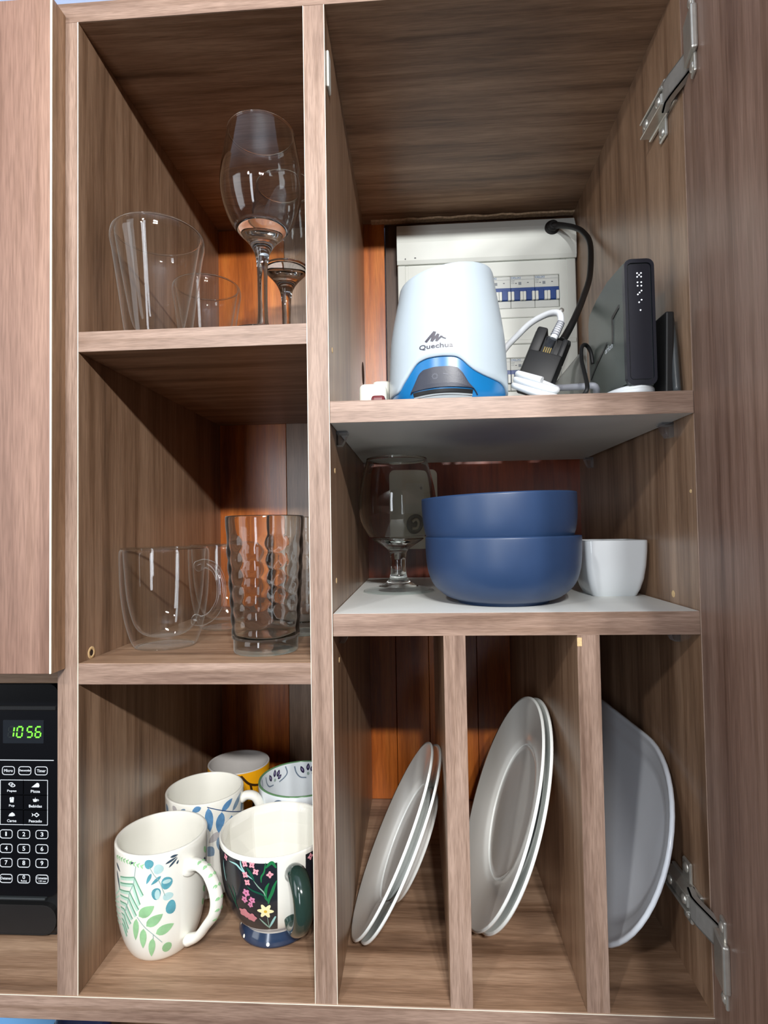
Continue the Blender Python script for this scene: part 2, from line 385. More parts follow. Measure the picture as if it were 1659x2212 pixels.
# cam-lock hole with a raw rim, low on the left panel
b = new(); lathe(b, [(2.6, 0), (3.0, .5), (5.2, .5), (5.6, 0)], 20); o = obj('lock_ring', b, IVORY, p); o.rotation_euler = (0, PI / 2, 0); o.location = Vector((XL1 - .1, 19, -104)) * S
b = new(); lathe(b, [(0, .2), (2.7, .2)], 20); o = obj('lock_hole', b, mat('hole_shade', (52, 34, 22), .9), p); o.rotation_euler = (0, PI / 2, 0); o.location = Vector((XL1 - .1, 19, -104)) * S  # flat dark disc painted as the shade inside the hole
p = cpart('middle_panel', panel_bm(XM0, XM1, .1, YD, ZB, ZT), W_Z); front_edge(p, XM0, XM1, ZB, ZT, W_EZ)
b = new(); box(b, XM1 - .4, XM1 + .05, -.6, 0, ZB, ZT); obj('edge_lip', b, EDGE_W, p)
b = new(); box(b, XM0 - .05, XM0 + .4, -.6, 0, ZB, ZT); obj('edge_lip', b, EDGE_W, p)
for y, z in ((20, 157), (26, -44), (36, -115), (26, 52)):
    b = new(); lathe(b, [(0, 0.25), (1.3, .25), (2.3, .35), (2.5, 0)], 14); o = obj('pin_hole', b, IVORY, p); o.rotation_euler = (0, PI / 2, 0); o.location = Vector((XM1, y, z)) * S
b = new(); lathe(b, [(0, .15), (15, .15), (16, .3), (16.5, 0)], 28); o = obj('cable_hole', b, mat('hole_shade', (52, 34, 22), .9), p); o.rotation_euler = (0, PI / 2, 0); o.location = Vector((XM1, 306, 215)) * S  # hole shown by a flat disc in the colour of its shade
b = new(); box(b, XM1, XM1 + 2.2, 8, 20, 384, 416, .9, seg=2); obj('hinge_cover', b, WPLAST, p)
# right panel stands a little out of square
b = new()
v = [V(b, q) for q in ((XR, .1, ZB), (XR + 18, .1, ZB), (XR + 26, YD, ZB), (XR + 8, YD, ZB), (XR, .1, ZT), (XR + 18, .1, ZT), (XR + 26, YD, ZT), (XR + 8, YD, ZT))]
for f in ((0, 1, 2, 3), (4, 7, 6, 5), (0, 4, 5, 1), (1, 5, 6, 2), (2, 6, 7, 3), (3, 7, 4, 0)): b.faces.new([v[i] for i in f])
pr_ = cpart('side_panel', b, W_Z)
front_edge(pr_, XR, XR + 18, ZB, ZT, W_EZ)
for y, z, r in ((49, -61, 3.2), (9, 27, 1.6)):
    b = new(); lathe(b, [(0, .2), (r * .45, .2), (r * .8, .5), (r, 0)], 14); o = obj('pin_hole', b, IVORY, pr_); o.rotation_euler = (0, -PI / 2, 0); o.location = Vector((XR + 8 * y / YD, y, z)) * S
# fixed shelves of the left bay
for zt, zb in ((S1T, S1B), (S2T, S2B)):
    p = cpart('shelf', panel_bm(XL1, XM0, .1, YD - 1, zb, zt), W_X); front_edge(p, XL1 + .1, XM0 - .1, zb + .1, zt - .1, W_EX)
# adjustable shelves of the right bay: white faces, walnut front edge
def adj_shelf(zt, zb, y0, y1, pins, label):
    p = cpart('shelf', panel_bm(XM1 + .5, XR - .3, y0 + .1, y1, zb, zt, .3), WHITE_MEL, label)
    front_edge(p, XM1 + .5, XR - .3, zb, zt, W_EX, y0)
    for x, y, sg in pins:
        b = new()
        prism(b, [(0, 0), (sg * 9.5, 0), (sg * 9.5, -3.2), (sg * 6, -11), (sg * 4.5, -13), (0, -13)], 1, -5, 5)
        box(b, min(0, sg * 10.5), max(0, sg * 10.5), -6, 6, -2.6, -.3, .6)
        o = obj('shelf_pin', b, PLASTIC_CL, p); o.location = Vector((x, y, zb)) * S
adj_shelf(R1T, R1B, -1, 299, [(XM1, 42, 1), (XR + .8, 42, -1), (XR + 6.4, 286, -1), (XM1, 286, 1)], 'white melamine shelf with walnut front edge on clear pins')
adj_shelf(R2T, R2B, 0, 340, [(XM1, 42, 1), (XR + .8, 42, -1)], 'lower white melamine shelf above the plate slots')
for x0, x1 in (D1, D2):
    p = cpart('plate_divider', panel_bm(x0, x1, .1, YD - 1, ZB, R2B), W_Z); front_edge(p, x0, x1, ZB, R2B, W_EZ)
    if x0 > 100:
        b = new(); box(b, x0 - .2, x0 + 3.6, -.8, .5, R2B - 9, R2B - 2, .3); obj('chipped_corner', b, IVORY, p)
# back boards
cpart('back_board', panel_bm(XL1 - 6, -160.4, YD, YD + 6, ZB, ZT), W_O)
cpart('back_board', panel_bm(-160, XM0 + 6, YD, YD + 6, ZB, ZT), W_Z)
cpart('back_board', panel_bm(XM1 - 4, -11.5, YD, YD + 6, 96, ZT), W_O)
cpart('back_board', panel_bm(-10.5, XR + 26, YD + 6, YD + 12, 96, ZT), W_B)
cpart('back_board', panel_bm(XM1 - 4, XR + 26, YD, YD + 6, -78, 95.5), W_R)
xs = [XM1 - 4, -5, 42, 110, 180, XR + 26]
for i in range(5): cpart('back_board', panel_bm(xs[i] + .3, xs[i + 1] - .3, YD + (1.2 if i % 2 else 0), YD + 6, ZB, -78.5), W_O)
# torn plaster line along the back of the top panel
b = new(); x = -30.0; prev = None
while x < 262:
    yy = 340 - 2 * abs(math.sin(x * .07)) - random.random() * 2.5; h = ZT - 1.6 - random.random() * .8
    c = [V(b, (x, yy, ZT)), V(b, (x, yy + 1.5, h)), V(b, (x, YD, h)), V(b, (x, YD, ZT))]
    if prev:
        for k in range(4): b.faces.new((prev[k], prev[(k + 1) % 4], c[(k + 1) % 4], c[k]))
    else: b.faces.new(c)
    prev = c; x += 4 + random.random() * 5
b.faces.new(prev[::-1]); cpart('sealant_line', b, mat('dry_sealant', (196, 168, 136), .9, noise=.25, nscale=300))

# closed door over the microwave
ld = cpart('door', panel_bm(-720, -270.6, -19, -.8, -113, 454, .3), W_DL, 'closed walnut door above the black microwave')
b = new(); box(b, -271.2, -269.9, -18.2, -.9, -113, 454); obj('edge_strip', b, wood('walnut_edge_shaded', 2, (128, 98, 72), (152, 120, 92), (172, 138, 110), along=5, across=60), ld)
b = new(); box(b, -271.4, -269.8, -19.6, -18.2, -113, 454, .3); obj('edge_lip', b, EDGE_W, ld)
cpart('niche_top', panel_bm(-720, XL0, 20, YD, -131, -113.6), W_X)
# open door on the right, folded a little past the bay
ang = math.atan(.2)
dm = Matrix.Translation(Vector((252.7, -1.2, 0)) * S) @ Matrix.Rotation(-ang, 4, 'Z')
t = new(); box(t, 0, 18, -352, 0, -395, 470, .4)
b = new(); merge(b, t, 0, dm)
rd = cpart('door', b, W_ZD, 'open walnut door at the right of the bays')
def hinge(zc, flip):
    # cup plate on the door, arm over the panel edge, mounting plate on the side panel
    t = new(); box(t, -2.4, .2, -39, -29, zc - 31, zc + 31, 1.0, seg=2); box(t, -5, .1, -44, -22, zc - 17, zc + 17, 1.5, seg=2); b = new(); merge(b, t, 0, dm); obj('hinge_cup', b, STEEL, rd, smooth=False)
    for s in (-1, 1):
        tt = new(); lathe(tt, [(0, 1.6), (2.2, 1.4), (3.6, .4), (3.8, 0)], 16)
        b = new(); merge(b, tt, 0, dm @ Matrix.Translation(Vector((-2.4, -34, zc + s * 25)) * S) @ Matrix.Rotation(-PI / 2, 4, 'Y')); obj('hinge_screw', b, STEEL, rd)
    a = zc + (-8 if flip else 8)
    b = new()
    # arm: a bent channel from the cup to the side panel
    path = [(249, -31), (243.5, 4), (243, 12), (246, 24)]
    for i in range(3):
        (x0, y0), (x1, y1) = path[i], path[i + 1]
        for zz0, zz1, dx in ((a - 9, a + 9, 1.6), (a - 9, a - 7.8, 6), (a + 7.8, a + 9, 6)):
            q = [V(b, (x, y, z)) for (x, y) in ((x0, y0), (x1, y1), (x1 + dx, y1 + .3), (x0 + dx, y0 + .3)) for z in (zz0, zz1)]
            for f in ((0, 1, 3, 2), (2, 3, 5, 4), (4, 5, 7, 6), (6, 7, 1, 0), (0, 2, 4, 6), (1, 7, 5, 3)): b.faces.new([q[k] for k in f])
    obj('hinge_arm', b, STEEL_DK, rd)
    b = new()
    box(b, XR - 2.4, XR + 1, 10, 62, a - 9, a + 9, .8); box(b, XR - 11, XR - 2, 16, 60, a - 7.5, a - 5.8, .4); box(b, XR - 11, XR - 2, 16, 60, a + 5.8, a + 7.5, .4)
    box(b, XR - 9.5, XR - 2, 18, 58, a - 4.6, a + 4.6, .8)
    box(b, XR - 2, XR + 1, 28, 42, a - 25, a + 25, 1.0)
    obj('mounting_plate', b, STEEL, pr_)
    for yy, zz in ((35, a + 19), (35, a - 19), (50, a), (24, a)):
        tt = new(); lathe(tt, [(0, 2.0), (2.4, 1.8), (4.0, .6), (4.2, 0)], 16); b = new()
        merge(b, tt, 0, Matrix.Translation(Vector((XR - (2 if abs(zz - a) > 1 else 9.5), yy, zz)) * S) @ Matrix.Rotation(-PI / 2, 4, 'Y')); obj('hinge_screw', b, STEEL, pr_)
hinge(371, True); hinge(-316, False)

# ------------------------------------------------------------------ microwave
MY = 57.0
mwv = thing('microwave', 'black microwave with green digital clock in the left niche', 'microwave', (-500, 200, ZB))
MB_ = (-500, 200, ZB)
def mpart(name, bm, m, parent=None, **k):
    return obj(name, bm, m, parent or mwv, MB_ if parent is None else None, **k)
b = new(); box(b, -700, -313.5, MY + 6, 330, ZB + 4, -137, 2.5, seg=2); body = mpart('body', b, BLACK)
for x, y in ((-690, 75), (-330, 75), (-690, 310), (-330, 310)):
    b = new(); box(b, x - 8, x + 8, y - 8, y + 8, ZB, ZB + 5, .8); mpart('foot', b, BLACKM)
b = new(); prism(b, rrect(-420, -314.5, -340, -142, 9), 1, MY + .3, MY + 6.2); pan = mpart('control_panel', b, BLACKG)
b = new(); box(b, -420, -316, MY - .6, MY + 3, -166.5, -162, .6); mpart('panel_ridge', b, BLACK)
b = new(); box(b, -420, -326, MY - 1.4, MY + 3, -343.2, -341.2, .5); mpart('panel_trim', b, mat('dark_trim_strip', (52, 56, 58), .3))
b = new(); prism(b, rrect(-500, -317.2, -375.5, -349.5, 12), 1, MY + 1, MY + 6.3); mpart('door_release', b, BLACK)
b = new(); ring2(b, rrect(-500, -316.4, -376.3, -348.7, 12.8), rrect(-500, -317.2, -375.5, -349.5, 12), 1, MY + .8, MY + 6.3); mpart('release_seam', b, BLACKM)
b = new(); prism(b, rrect(-368.7, -328.3, -197.6, -175.8, .8), 1, MY - .05, MY + .4); disp = mpart('display', b, DISPG)
SEG = {'1': 'bc', '0': 'abcdef', '5': 'acdfg', '6': 'acdefg'}
for ch, x0 in zip('1056', (-363.6, -355.2, -345.2, -336.9)):
    on, off = new(), new(); wd, zt, zb2 = 6.4, -182.0, -191.8
    mid = (zt + zb2) / 2; sl = lambda z: (z - zb2) * .12
    segs = {'a': ((.9, zt), (wd - .9, zt)), 'g': ((.9, mid), (wd - .9, mid)), 'd': ((.9, zb2), (wd - .9, zb2)), 'f': ((0, mid + .7), (0, zt - .7)), 'b': ((wd, mid + .7), (wd, zt - .7)), 'e': ((0, zb2 + .7), (0, mid - .7)), 'c': ((wd, zb2 + .7), (wd, mid - .7))}
    for k, ((ax, az), (bx, bz)) in segs.items():
        t = on if k in SEG[ch] else off; h = .62; ww = wd
        X = lambda x, z: x0 + x * (ww - 1.2) / ww + sl(z)
        if az == bz: poly = [(X(ax, az - h), az - h), (X(bx, az - h), az - h), (X(bx, az + h), az + h), (X(ax, az + h), az + h)]
        else: poly = [(X(ax, az) - h, az), (X(ax, az) + h, az), (X(bx, bz) + h, bz), (X(bx, bz) - h, bz)]
        prism(t, poly, 1, MY - .22, MY - .06)
    dg = mpart('digit', on, GREEN_LED, disp)
    if off.verts: mpart('unlit_segments', off, LED_OFF, disp)
    else: off.free()
FY = lambda u, v: (u, MY + .12, v)
b = new(); box(b, -420, -318.5, MY + .1, MY + .5, -213.85, -213.2); mpart('panel_line', b, PRINTW)
def button(x0, x1, z0, z1, lines, r=2.6):    # one key: outline and lettering
    b = new(); ring2(b, rrect(x0, x1, z0, z1, r), rrect(x0 + .55, x1 - .55, z0 + .55, z1 - .55, r - .5), 1, MY - .05, MY + .5)
    for s, a, c, e, f in lines: put_text(b, s, a, c, e, f, FY, bold=s != '1')
    return mpart('button', b, PRINTW)
z0, z1 = -227.4, -219.3
for (x0, x1), s in zip(((-369.5, -356.9), (-353.2, -340.6), (-337.0, -324.4)), ('Micro', 'Descongelar', 'Timer')):
    button(x0, x1, z0, z1, [(s, x0 + (2 if len(s) < 8 else .7), x1 - (2 if len(s) < 8 else .7), -224.7, -222.0)])
# six food keys with pictograms
def icon(b, kind, x, z):
    P = lambda poly: prism(b, poly, 1, MY + .1, MY + .4)
    circ_ = lambda cx, cz, rx, rz, n=12: [(cx + rx * math.cos(2 * PI * i / n), cz + rz * math.sin(2 * PI * i / n)) for i in range(n)]
    R = lambda cx, cz, rx, rz: ring2(b, circ_(cx, cz, rx, rz), circ_(cx, cz, rx * .62, rz * .55), 1, MY + .1, MY + .4)
    if kind == 0: R(x - .8, z + .8, 2.6, 1.5); R(x + .9, z - .6, 2.6, 1.5)
    if kind == 1: P([(x - 4, z - 2), (x + 1.5, z + 2.2), (x + 3.4, z + 1.6), (x + 4, z - .6), (x + 3.4, z - 2)])
    if kind == 2: P([(x - 1.6, z - 2.4), (x + 1.7, z - 2.4), (x + 2.1, z + .8), (x - 2.1, z + .8)]); P(circ_(x - 1, z + 1.4, 1.2, 1.0)); P(circ_(x + .9, z + 1.6, 1.3, 1.0))
    if kind == 3: P([(x - 2.6, z + .9), (x - 1.8, z - 1.6), (x + 1.0, z - 1.6), (x + 1.9, z + .9)]); R(x + 2.4, z - .1, 1.0, .9); P([(x - .5, z + 1.2), (x + .2, z + 1.2), (x, z + 2.6)])
    if kind == 4: P([(x - 3.3, z - 1.5), (x - 2.2, z + .6), (x + .4, z + 2.2), (x + 2.6, z + .8), (x + 3.3, z - .9), (x + .8, z - 1.6)])
    if kind == 5: ring2(b, [(x - 1.6, z), (x + 1.2, z - 2.2), (x + 4, z), (x + 1.2, z + 2.2)], [(x - .4, z), (x + 1.2, z - 1.2), (x + 2.8, z), (x + 1.2, z + 1.2)], 1, MY + .1, MY + .4); P([(x - 1.6, z), (x - 3.6, z - 1.7), (x - 3.0, z), (x - 3.6, z + 1.7)])
zs = (-232.2, -246.2, -260.0, -273.9)
for rI in range(3):
    for cI in range(2):
        x0, x1 = ((-371.2, -348.4), (-348.4, -324.5))[cI]; za, zb_ = zs[rI + 1], zs[rI]
        b = new(); rr = .5
        ring2(b, rrect(x0 - .25, x1 + .25, za - .25, zb_ + .25, rr), rrect(x0 + .25, x1 - .25, za + .25, zb_ - .25, rr - .4), 1, MY + .1, MY + .5)
        k = rI * 2 + cI; xc = (x0 + x1) / 2; icon(b, k, xc, zb_ - 4.6)
        s = ('Papas', 'Pizza', 'Pop', 'Bebidas', 'Carne', 'Pescado')[k]; hw = .92 * len(s)
        put_text(b, s, xc - hw, xc + hw, za + 2.3, za + 4.9, FY); mpart('button', b, PRINTW)
for rI, (za, zb_) in enumerate(((-286.8, -278.6), (-300.3, -291.9), (-313.6, -305.2))):
    for cI, (x0, x1) in enumerate(((-371.4, -358.9), (-354.0, -341.5), (-336.1, -323.7))):
        s = str(rI * 3 + cI + 1); xc = (x0 + x1) / 2
        button(x0, x1, za, zb_, [(s, xc - (.95 if s == '1' else 1.4), xc + (.55 if s == '1' else 1.4), za + 2.2, zb_ - 2.0)])
for (x0, x1), lines in zip(((-371.4, -358.8), (-353.9, -341.4), (-335.9, -323.5)), (['Detener'], ['0', 'Reloj'], ['Comenzar', '+30 seg'])):
    za, zb_ = -328.2, -320.0; xc = (x0 + x1) / 2; L = []
    if len(lines) == 1: L = [(lines[0], x0 + .9, x1 - .9, -325.2, -322.6)]
    elif lines[0] == '0': L = [('0', xc - 1.3, xc + 1.3, -324.4, -320.9), (lines[1], xc - 2.8, xc + 2.8, -327.3, -325.2)]
    else: L = [(lines[0], x0 + .8, x1 - .8, -324.3, -321.9), (lines[1], x0 + 2.4, x1 - 2.4, -327.0, -325.2)]
    button(x0, x1, za, zb_, L)

# ------------------------------------------------------------------ small things under the cabinet
cu = bpy.data.curves
bm = new(); box(bm, -900, 900, -120, 363, -940, -900, 2); o = obj('counter', bm, mat('grey_stone_top', (120, 114, 108), .35, noise=.3, nscale=120)); tag(o, 'grey stone kitchen counter far below the cabinet', 'counter')
bt = thing('water_bottle', 'pale blue bottle just under the rail at the lower left corner', 'bottle', (-462, 200, -900))
b = new(); lathe(b, smooth_prof([(0, 0), (50, 0), (56, 6), (57, 120), (56, 240), (55, 300), (50, 320), (30, 335), (18, 342)], 4), 40); obj('body', b, mat('pale_blue_plastic', (120, 178, 232), .35, noise=.02), bt)
b = new(); lathe(b, [(0, 340), (18, 340), (20, 342), (20, 356), (18, 358), (0, 358)], 32); obj('cap', b, mat('pale_blue_plastic', (120, 178, 232), .35), bt)
bt = thing('glass_bottle', 'clear bottle with a navy label beneath the cabinet rail', 'bottle', (-372, 190, -900))
b = new(); lathe(b, smooth_prof([(0, 0), (26, 0), (30, 5), (30, 120), (30, 300), (28, 340), (18, 352), (14, 360)], 4), 36); obj('body', b, THIN, bt)
b = new(); lathe(b, [(30.4, 280), (30.6, 282), (30.6, 332), (29.6, 336)], 36); obj('neck_label', b, mat('navy_paper', (36, 46, 92), .5, noise=.1), bt)
b = new(); lathe(b, [(0, 372), (14, 372), (15.4, 370), (15.4, 358), (14, 357)], 28); obj('cap', b, STEEL, bt)

# ------------------------------------------------------------------ wine glasses (top-left)
def wine_glass(loc, label):
    g = thing('wine_glass', label, 'glass', loc, 'stemmed wine glasses on the top left shelf')
    bw = [(4.5, 88), (11, 91), (20, 97), (28, 107), (34, 122), (36.8, 137), (36.4, 152), (33.5, 171), (30.2, 190)]
    P = smooth_prof(bw, 5)
    b = new(); inner = [(max(r - 1.1, .1), z + (1.4 if i < 6 else 0)) for i, (r, z) in enumerate(P)]
    lathe(b, [(r, z) for r, z in P if z >= 100] + [(30.0, 190.5), (29.4, 190.4)] + [(r, z) for r, z in inner[::-1] if z >= 101], 72); obj('bowl', b, shg, g)
    b = new(); rim = [(29.75 + .75 * math.cos(t), 190.1 + .75 * math.sin(t)) for t in [2 * PI * i / 8 for i in range(9)]]; lathe(b, rim, 72); obj('rim', b, GLASS, g)
    b = new()
    st = smooth_prof([(0, 0), (20, .2), (32.5, .6), (33, 1.6), (31, 2.6), (18, 5), (9, 8.5), (5.6, 13), (4.6, 22), (4.4, 45), (4.9, 66), (6.4, 77), (9.4, 84), (14, 90.5), (20.5, 97.2), (22.7, 99.9)], 4)
    st = [(max(r, 0), max(z, 0)) for r, z in st]; st[0] = (0, 0)
    lathe(b, st + smooth_prof([(21.4, 100.8), (17, 98.5), (11, 96), (5, 94.6), (0, 94.2)], 3), 64); obj('stem_and_foot', b, GLASS, g)
    return g
wg = wine_glass((-107, 35, S1T), 'nearer stemmed wine glass, standing at the front edge')
dup(wg, (-104, 116, S1T), 'wine glass half hidden behind the nearer wine glass')

def dw_glass(name, loc, label, group, outer, inner, cat, scale=1.0):
    g = thing(name, label, cat, loc, group)
    for nm_, pf_ in (('outer_wall', outer), ('inner_wall', inner)):
        P = [(max(r, 0) * scale, z * scale) for r, z in smooth_prof(pf_, 6)]; P[0] = (0, P[0][1])
        b = new(); lathe(b, P, 90); obj(nm_, b, THIN, g)
    ro, zo = outer[-1]; ri = inner[-1][0]
    b = new(); rc = (ro + ri) / 2; k = max((ro - ri) / 2, .9)
    lathe(b, [((rc + k * math.cos(t)) * scale, (zo + .3 + .9 * math.sin(t)) * scale) for t in [2 * PI * i / 10 for i in range(11)]], 72); obj('rim', b, GLASS, g)
    return g
TO = [(0, 0), (22, 0), (26, 1.5), (29.5, 12), (34, 45), (39.5, 84), (41.6, 96), (41, 103), (39.6, 105)]
TI = [(0, 12), (16, 13), (22.5, 19), (28, 45), (34, 80), (37, 98), (37.6, 105)]
dw_glass('glass_tumbler', (-208.5, 44, S1T), 'large clear double walled tumbler at the left of the top shelf', 'double walled tumblers on the top left shelf', TO, TI, 'glass')
dw_glass('glass_tumbler', (-193, 126, S1T), 'shorter double walled tumbler behind the large tumbler', 'double walled tumblers on the top left shelf', TO, TI, 'glass', .86)

# ------------------------------------------------------------------ glass mugs (middle-left)
GO = [(0, 1.2), (20, 1.0), (25.5, 0), (28, .8), (32, 9), (37, 28), (40.2, 52), (41.2, 76), (41.2, 90), (39.6, 94)]
GI = [(0, 9.5), (14, 10), (24, 15.5), (30, 27), (34.5, 48), (36.8, 74), (38, 92), (38.2, 94)]
def glass_mug(loc, label, phi):
    g = dw_glass('glass_mug', loc, label, 'double walled glass mugs on the middle left shelf', GO, GI, 'mug')
    c, s = math.cos(phi), math.sin(phi)
    hp = [(r * c, r * s, z) for r, z in ((40.9, 77), (50, 79.5), (62, 75), (68.5, 62), (67.5, 46), (58, 32), (46, 26), (37.2, 26.5))]
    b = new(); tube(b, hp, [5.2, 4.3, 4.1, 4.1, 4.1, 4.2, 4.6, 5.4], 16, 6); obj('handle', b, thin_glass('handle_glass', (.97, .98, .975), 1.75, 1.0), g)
    b = new(); lathe(b, [(25.2, .3), (26.4, -.0), (27.6, .5), (26.4, 1.3), (25.2, .3)], 64); obj('foot_ring', b, THIN, g)
    return g
glass_mug((-217.0, 74, S2T), 'nearer double walled glass mug beside the left panel', -.36)
glass_mug((-192, 176, S2T), 'double walled glass mug behind the nearer glass mug', -.15)

# ------------------------------------------------------------------ bubble-pattern highballs
def highball(loc, label, rot):
    g = thing('highball_glass', label, 'glass', loc, 'bubble patterned highball glasses', rot=(0, 0, rot))
    NC, NR = 11, 6
    def rf(a, z, j):
        if z < 13 or z > 106: return 0.0
        best = 0.0; col = a / (2 * PI) * NC; k = math.floor(col + .5); da = (col - k)
        off = .5 if k % 2 else 0.0; row = (z - 16) / 15.0 - off; rk = math.floor(row + .5); dz = row - rk
        zc = 16 + (rk + off) * 15
        if zc < 15 or zc > 104: return 0.0
        d = math.hypot(da / .47, dz / .5)
        return 1.1 * max(0, 1 - d * d) ** .8 if d < 1 else 0.0
    b = new(); zz = [13 + i * 1.55 for i in range(61)]
    outer = [(28.6 + (z / 123.0) * 6.8, z) for z in zz]
    prof = outer + [(35.2, 112), (35.5, 118), (35.6, 122), (35.0, 123.2), (33.9, 123.2), (33.4, 122)] + [(26.0 + 7.2 * z / 123.0, z) for z in (110, 90, 70, 50, 30, 18)] + [(25, 14.6), (20, 13.4), (10, 13), (0, 12.9)]
    lathe(b, prof, 110, rfun=lambda a, z, j: rf(a, z, j) if j < len(outer) else 0)
    obj('wall', b, bub, g)
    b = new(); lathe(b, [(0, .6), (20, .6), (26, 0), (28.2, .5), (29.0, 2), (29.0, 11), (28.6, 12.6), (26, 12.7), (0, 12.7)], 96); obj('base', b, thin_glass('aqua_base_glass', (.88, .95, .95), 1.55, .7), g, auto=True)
    return g
highball((-110.7, 48.7, S2T), 'clear bubble patterned highball in front on the middle left shelf', .1)
highball((-97.5, 140, S2T), 'bubble patterned highball partly hidden behind the front one', .4)

# ------------------------------------------------------------------ mugs on the bottom-left floor
GRP = 'printed ceramic mugs in the bottom left compartment'
def mug_body(g, prof, wall=3.2, floor=5, mo=CER, mi_=CER, seg=96, rim=CER, name='body'):
    out = [(0, .6), (prof[0][0] - 3, .6), (prof[0][0] - 2, 0)] + prof
    inn = [(max(r - wall, 0.1), z) for r, z in prof if z > floor + 4]
    rt, zt = prof[-1]
    top = [(rt - .4, zt + .9), (rt - wall * .5, zt + 1.3), (rt - wall + .3, zt + .9)]
    b = new(); fs = lathe(b, out, seg, 0); n0 = len(out) - 1
    lathe(b, [prof[-1]] + top + [inn[-1]], seg, 2); lathe(b, inn[::-1] + [(inn[0][0] * .75, floor + .8), (0, floor)], seg, 1)
    return b
# leaf mug
LEAF = smooth_prof([(25.9, 0), (29.5, 4), (34, 14), (37.5, 28), (39.8, 48), (40.8, 72), (41, 99.4)], 4)
g = thing('leaf_mug', 'white mug with green and teal leaf print, nearest the left panel', 'mug', (-217, 64.8, ZB), GRP)
obj('body', mug_body(g, LEAF), [CER, CER, CER], g)
LM = [mat('leaf_green_print', (152, 200, 150), .25, noise=.15, nscale=90), mat('teal_print', (92, 158, 172), .25, noise=.18, nscale=120), mat('pale_teal_print', (182, 214, 214), .25, noise=.08, nscale=120), mat('dark_slate_print', (58, 76, 92), .3), mat('mint_print', (186, 222, 202), .25, noise=.08), mat('fern_line_print', (112, 164, 136), .3), mat('stem_print', (150, 176, 172), .3)]
b = new(); e0 = .22
def lf(p, q, wd, m, bel=.42): decal_fan(b, LEAF, leaf_poly(40.5, p, q, wd, belly=bel), e0 + random.random() * .05, m)
for c_, rx, rz, m in (((-1.401, 93.6), 3.8, 4.0, 1), ((-1.21, 88.3), 4.1, 4.2, 2), ((-1.045, 74.9), 4.7, 5.4, 1), ((-1.259, 67.4), 3.8, 5.2, 1), ((-1.022, 63.0), 4.4, 3.4, 2), ((-0.959, 52.5), 4.3, 6.2, 1)):
    decal_fan(b, LEAF, disc_poly(40.5, c_, rx, rz, 16, 3, .05, c_[1]), .22, m)
decal_fan(b, LEAF, disc_poly(40.5, (-1.235, 66.6), 2.2, 4.4, 12), .34, 2)
decal_fan(b, LEAF, disc_poly(40.5, (-1.045, 76.2), 3.6, 1.8, 12), .34, 2)
lf((-1.355, 85.6), (-1.457, 76.6), 1.5, 1); lf((-1.158, 82.2), (-1.365, 75.5), 1.5, 1)
G = [(-1.639, 48.4), (-1.3, 57.0), (-1.479, 39.5), (-1.124, 48.6), (-1.28, 31.6), (-0.887, 36.6), (-1.697, 46.1), (-1.769, 25.5), (-1.542, 37.4), (-1.604, 17.9), (-1.349, 27.8), (-1.429, 8.1)]
for i, wd in zip(range(0, 12, 2), (4.6, 4.4, 4.5, 2.9, 3.3, 3.2)): lf(G[i], G[i + 1], wd, 0)
decal_fan(b, LEAF, disc_poly(38, (-1.03, 15.4), 4.2, 5.4, 14, 2, .06), .22, 0)
decal_line(b, LEAF, [(-1.676, 47.6), (-1.524, 39.1), (-1.337, 31.3), (-1.143, 22.0)], .3, .28, 6)
decal_line(b, LEAF, [(-1.337, 31.3), (-1.34, 27)], .3, .28, 6)
decal_line(b, LEAF, [(-1.39, 91), (-1.3, 84), (-1.2, 78), (-1.13, 70), (-1.08, 64)], .28, .3, 6)
for i in range(0, 8, 2):
    q = [(-0.974, 96.2), (-0.806, 96.4), (-1.074, 91.4), (-0.823, 95.0), (-1.005, 87.6), (-0.814, 94.2), (-0.839, 88.4), (-0.799, 91.6)]; lf(q[i], q[i + 1], (1.1, 1.0, .9, .8)[i // 2], 3)
FERN = [[(-2.129, 79.3), (-1.718, 82.4), (-1.526, 67.1)], [(-2.133, 74.0), (-1.745, 76.5), (-1.598, 59.1)], [(-2.156, 67.6), (-1.849, 69.1), (-1.633, 54.5)], [(-2.153, 63.0), (-1.873, 63.0), (-1.692, 48.9)], [(-2.164, 57.4), (-1.96, 57.5), (-1.796, 45.5)], [(-2.155, 52.3), (-2.028, 52.0), (-1.85, 40.8)], [(-2.14, 47.1), (-2.044, 46.4), (-1.933, 35.2)], [(-2.15, 42), (-2.08, 41), (-1.99, 31)], [(-2.16, 37), (-2.1, 36), (-2.03, 27)]]
for f in FERN:
    decal_line(b, LEAF, f[:2], .55, .3, 5, 4); decal_line(b, LEAF, f[1:], .5, .3, 5, 4)
    decal_line(b, LEAF, [(a, z - 1.5) for a, z in f[:2]], 1.2, .2, 4, 4); decal_line(b, LEAF, [(a - .03, z - 1.3) for a, z in f[1:]], 1.1, .2, 4, 4)
    decal_line(b, LEAF, [(2 * f[1][0] - f[0][0] - .85, f[0][1] - 8), (f[0][0] - .05, f[0][1] - 2)], .7, .24, 4, 4)
decal_line(b, LEAF, [(-1.688, 92.0), (-1.718, 82.4), (-1.745, 76.5), (-1.85, 68), (-1.9, 60), (-2.0, 50)], .3, .3, 6)
for i in range(9):
    t = i / 8; a = -2.3 + t * .72; z = 95.5 + .8 * math.sin(t * PI) - 2.5 * t * t
    lf((a, z + .2), (a + .055, z - 3.2), .75, 0); lf((a, z - 1.2), (a + .09, z + 1.2), .6, 0)
lf((-1.86, 93.4), (-1.72, 95.0), .9, 3)
lf((-2.308, 89), (-2.143, 83.0), 1.2, 3); lf((-2.288, 82.5), (-2.156, 66.3), 1.1, 3)
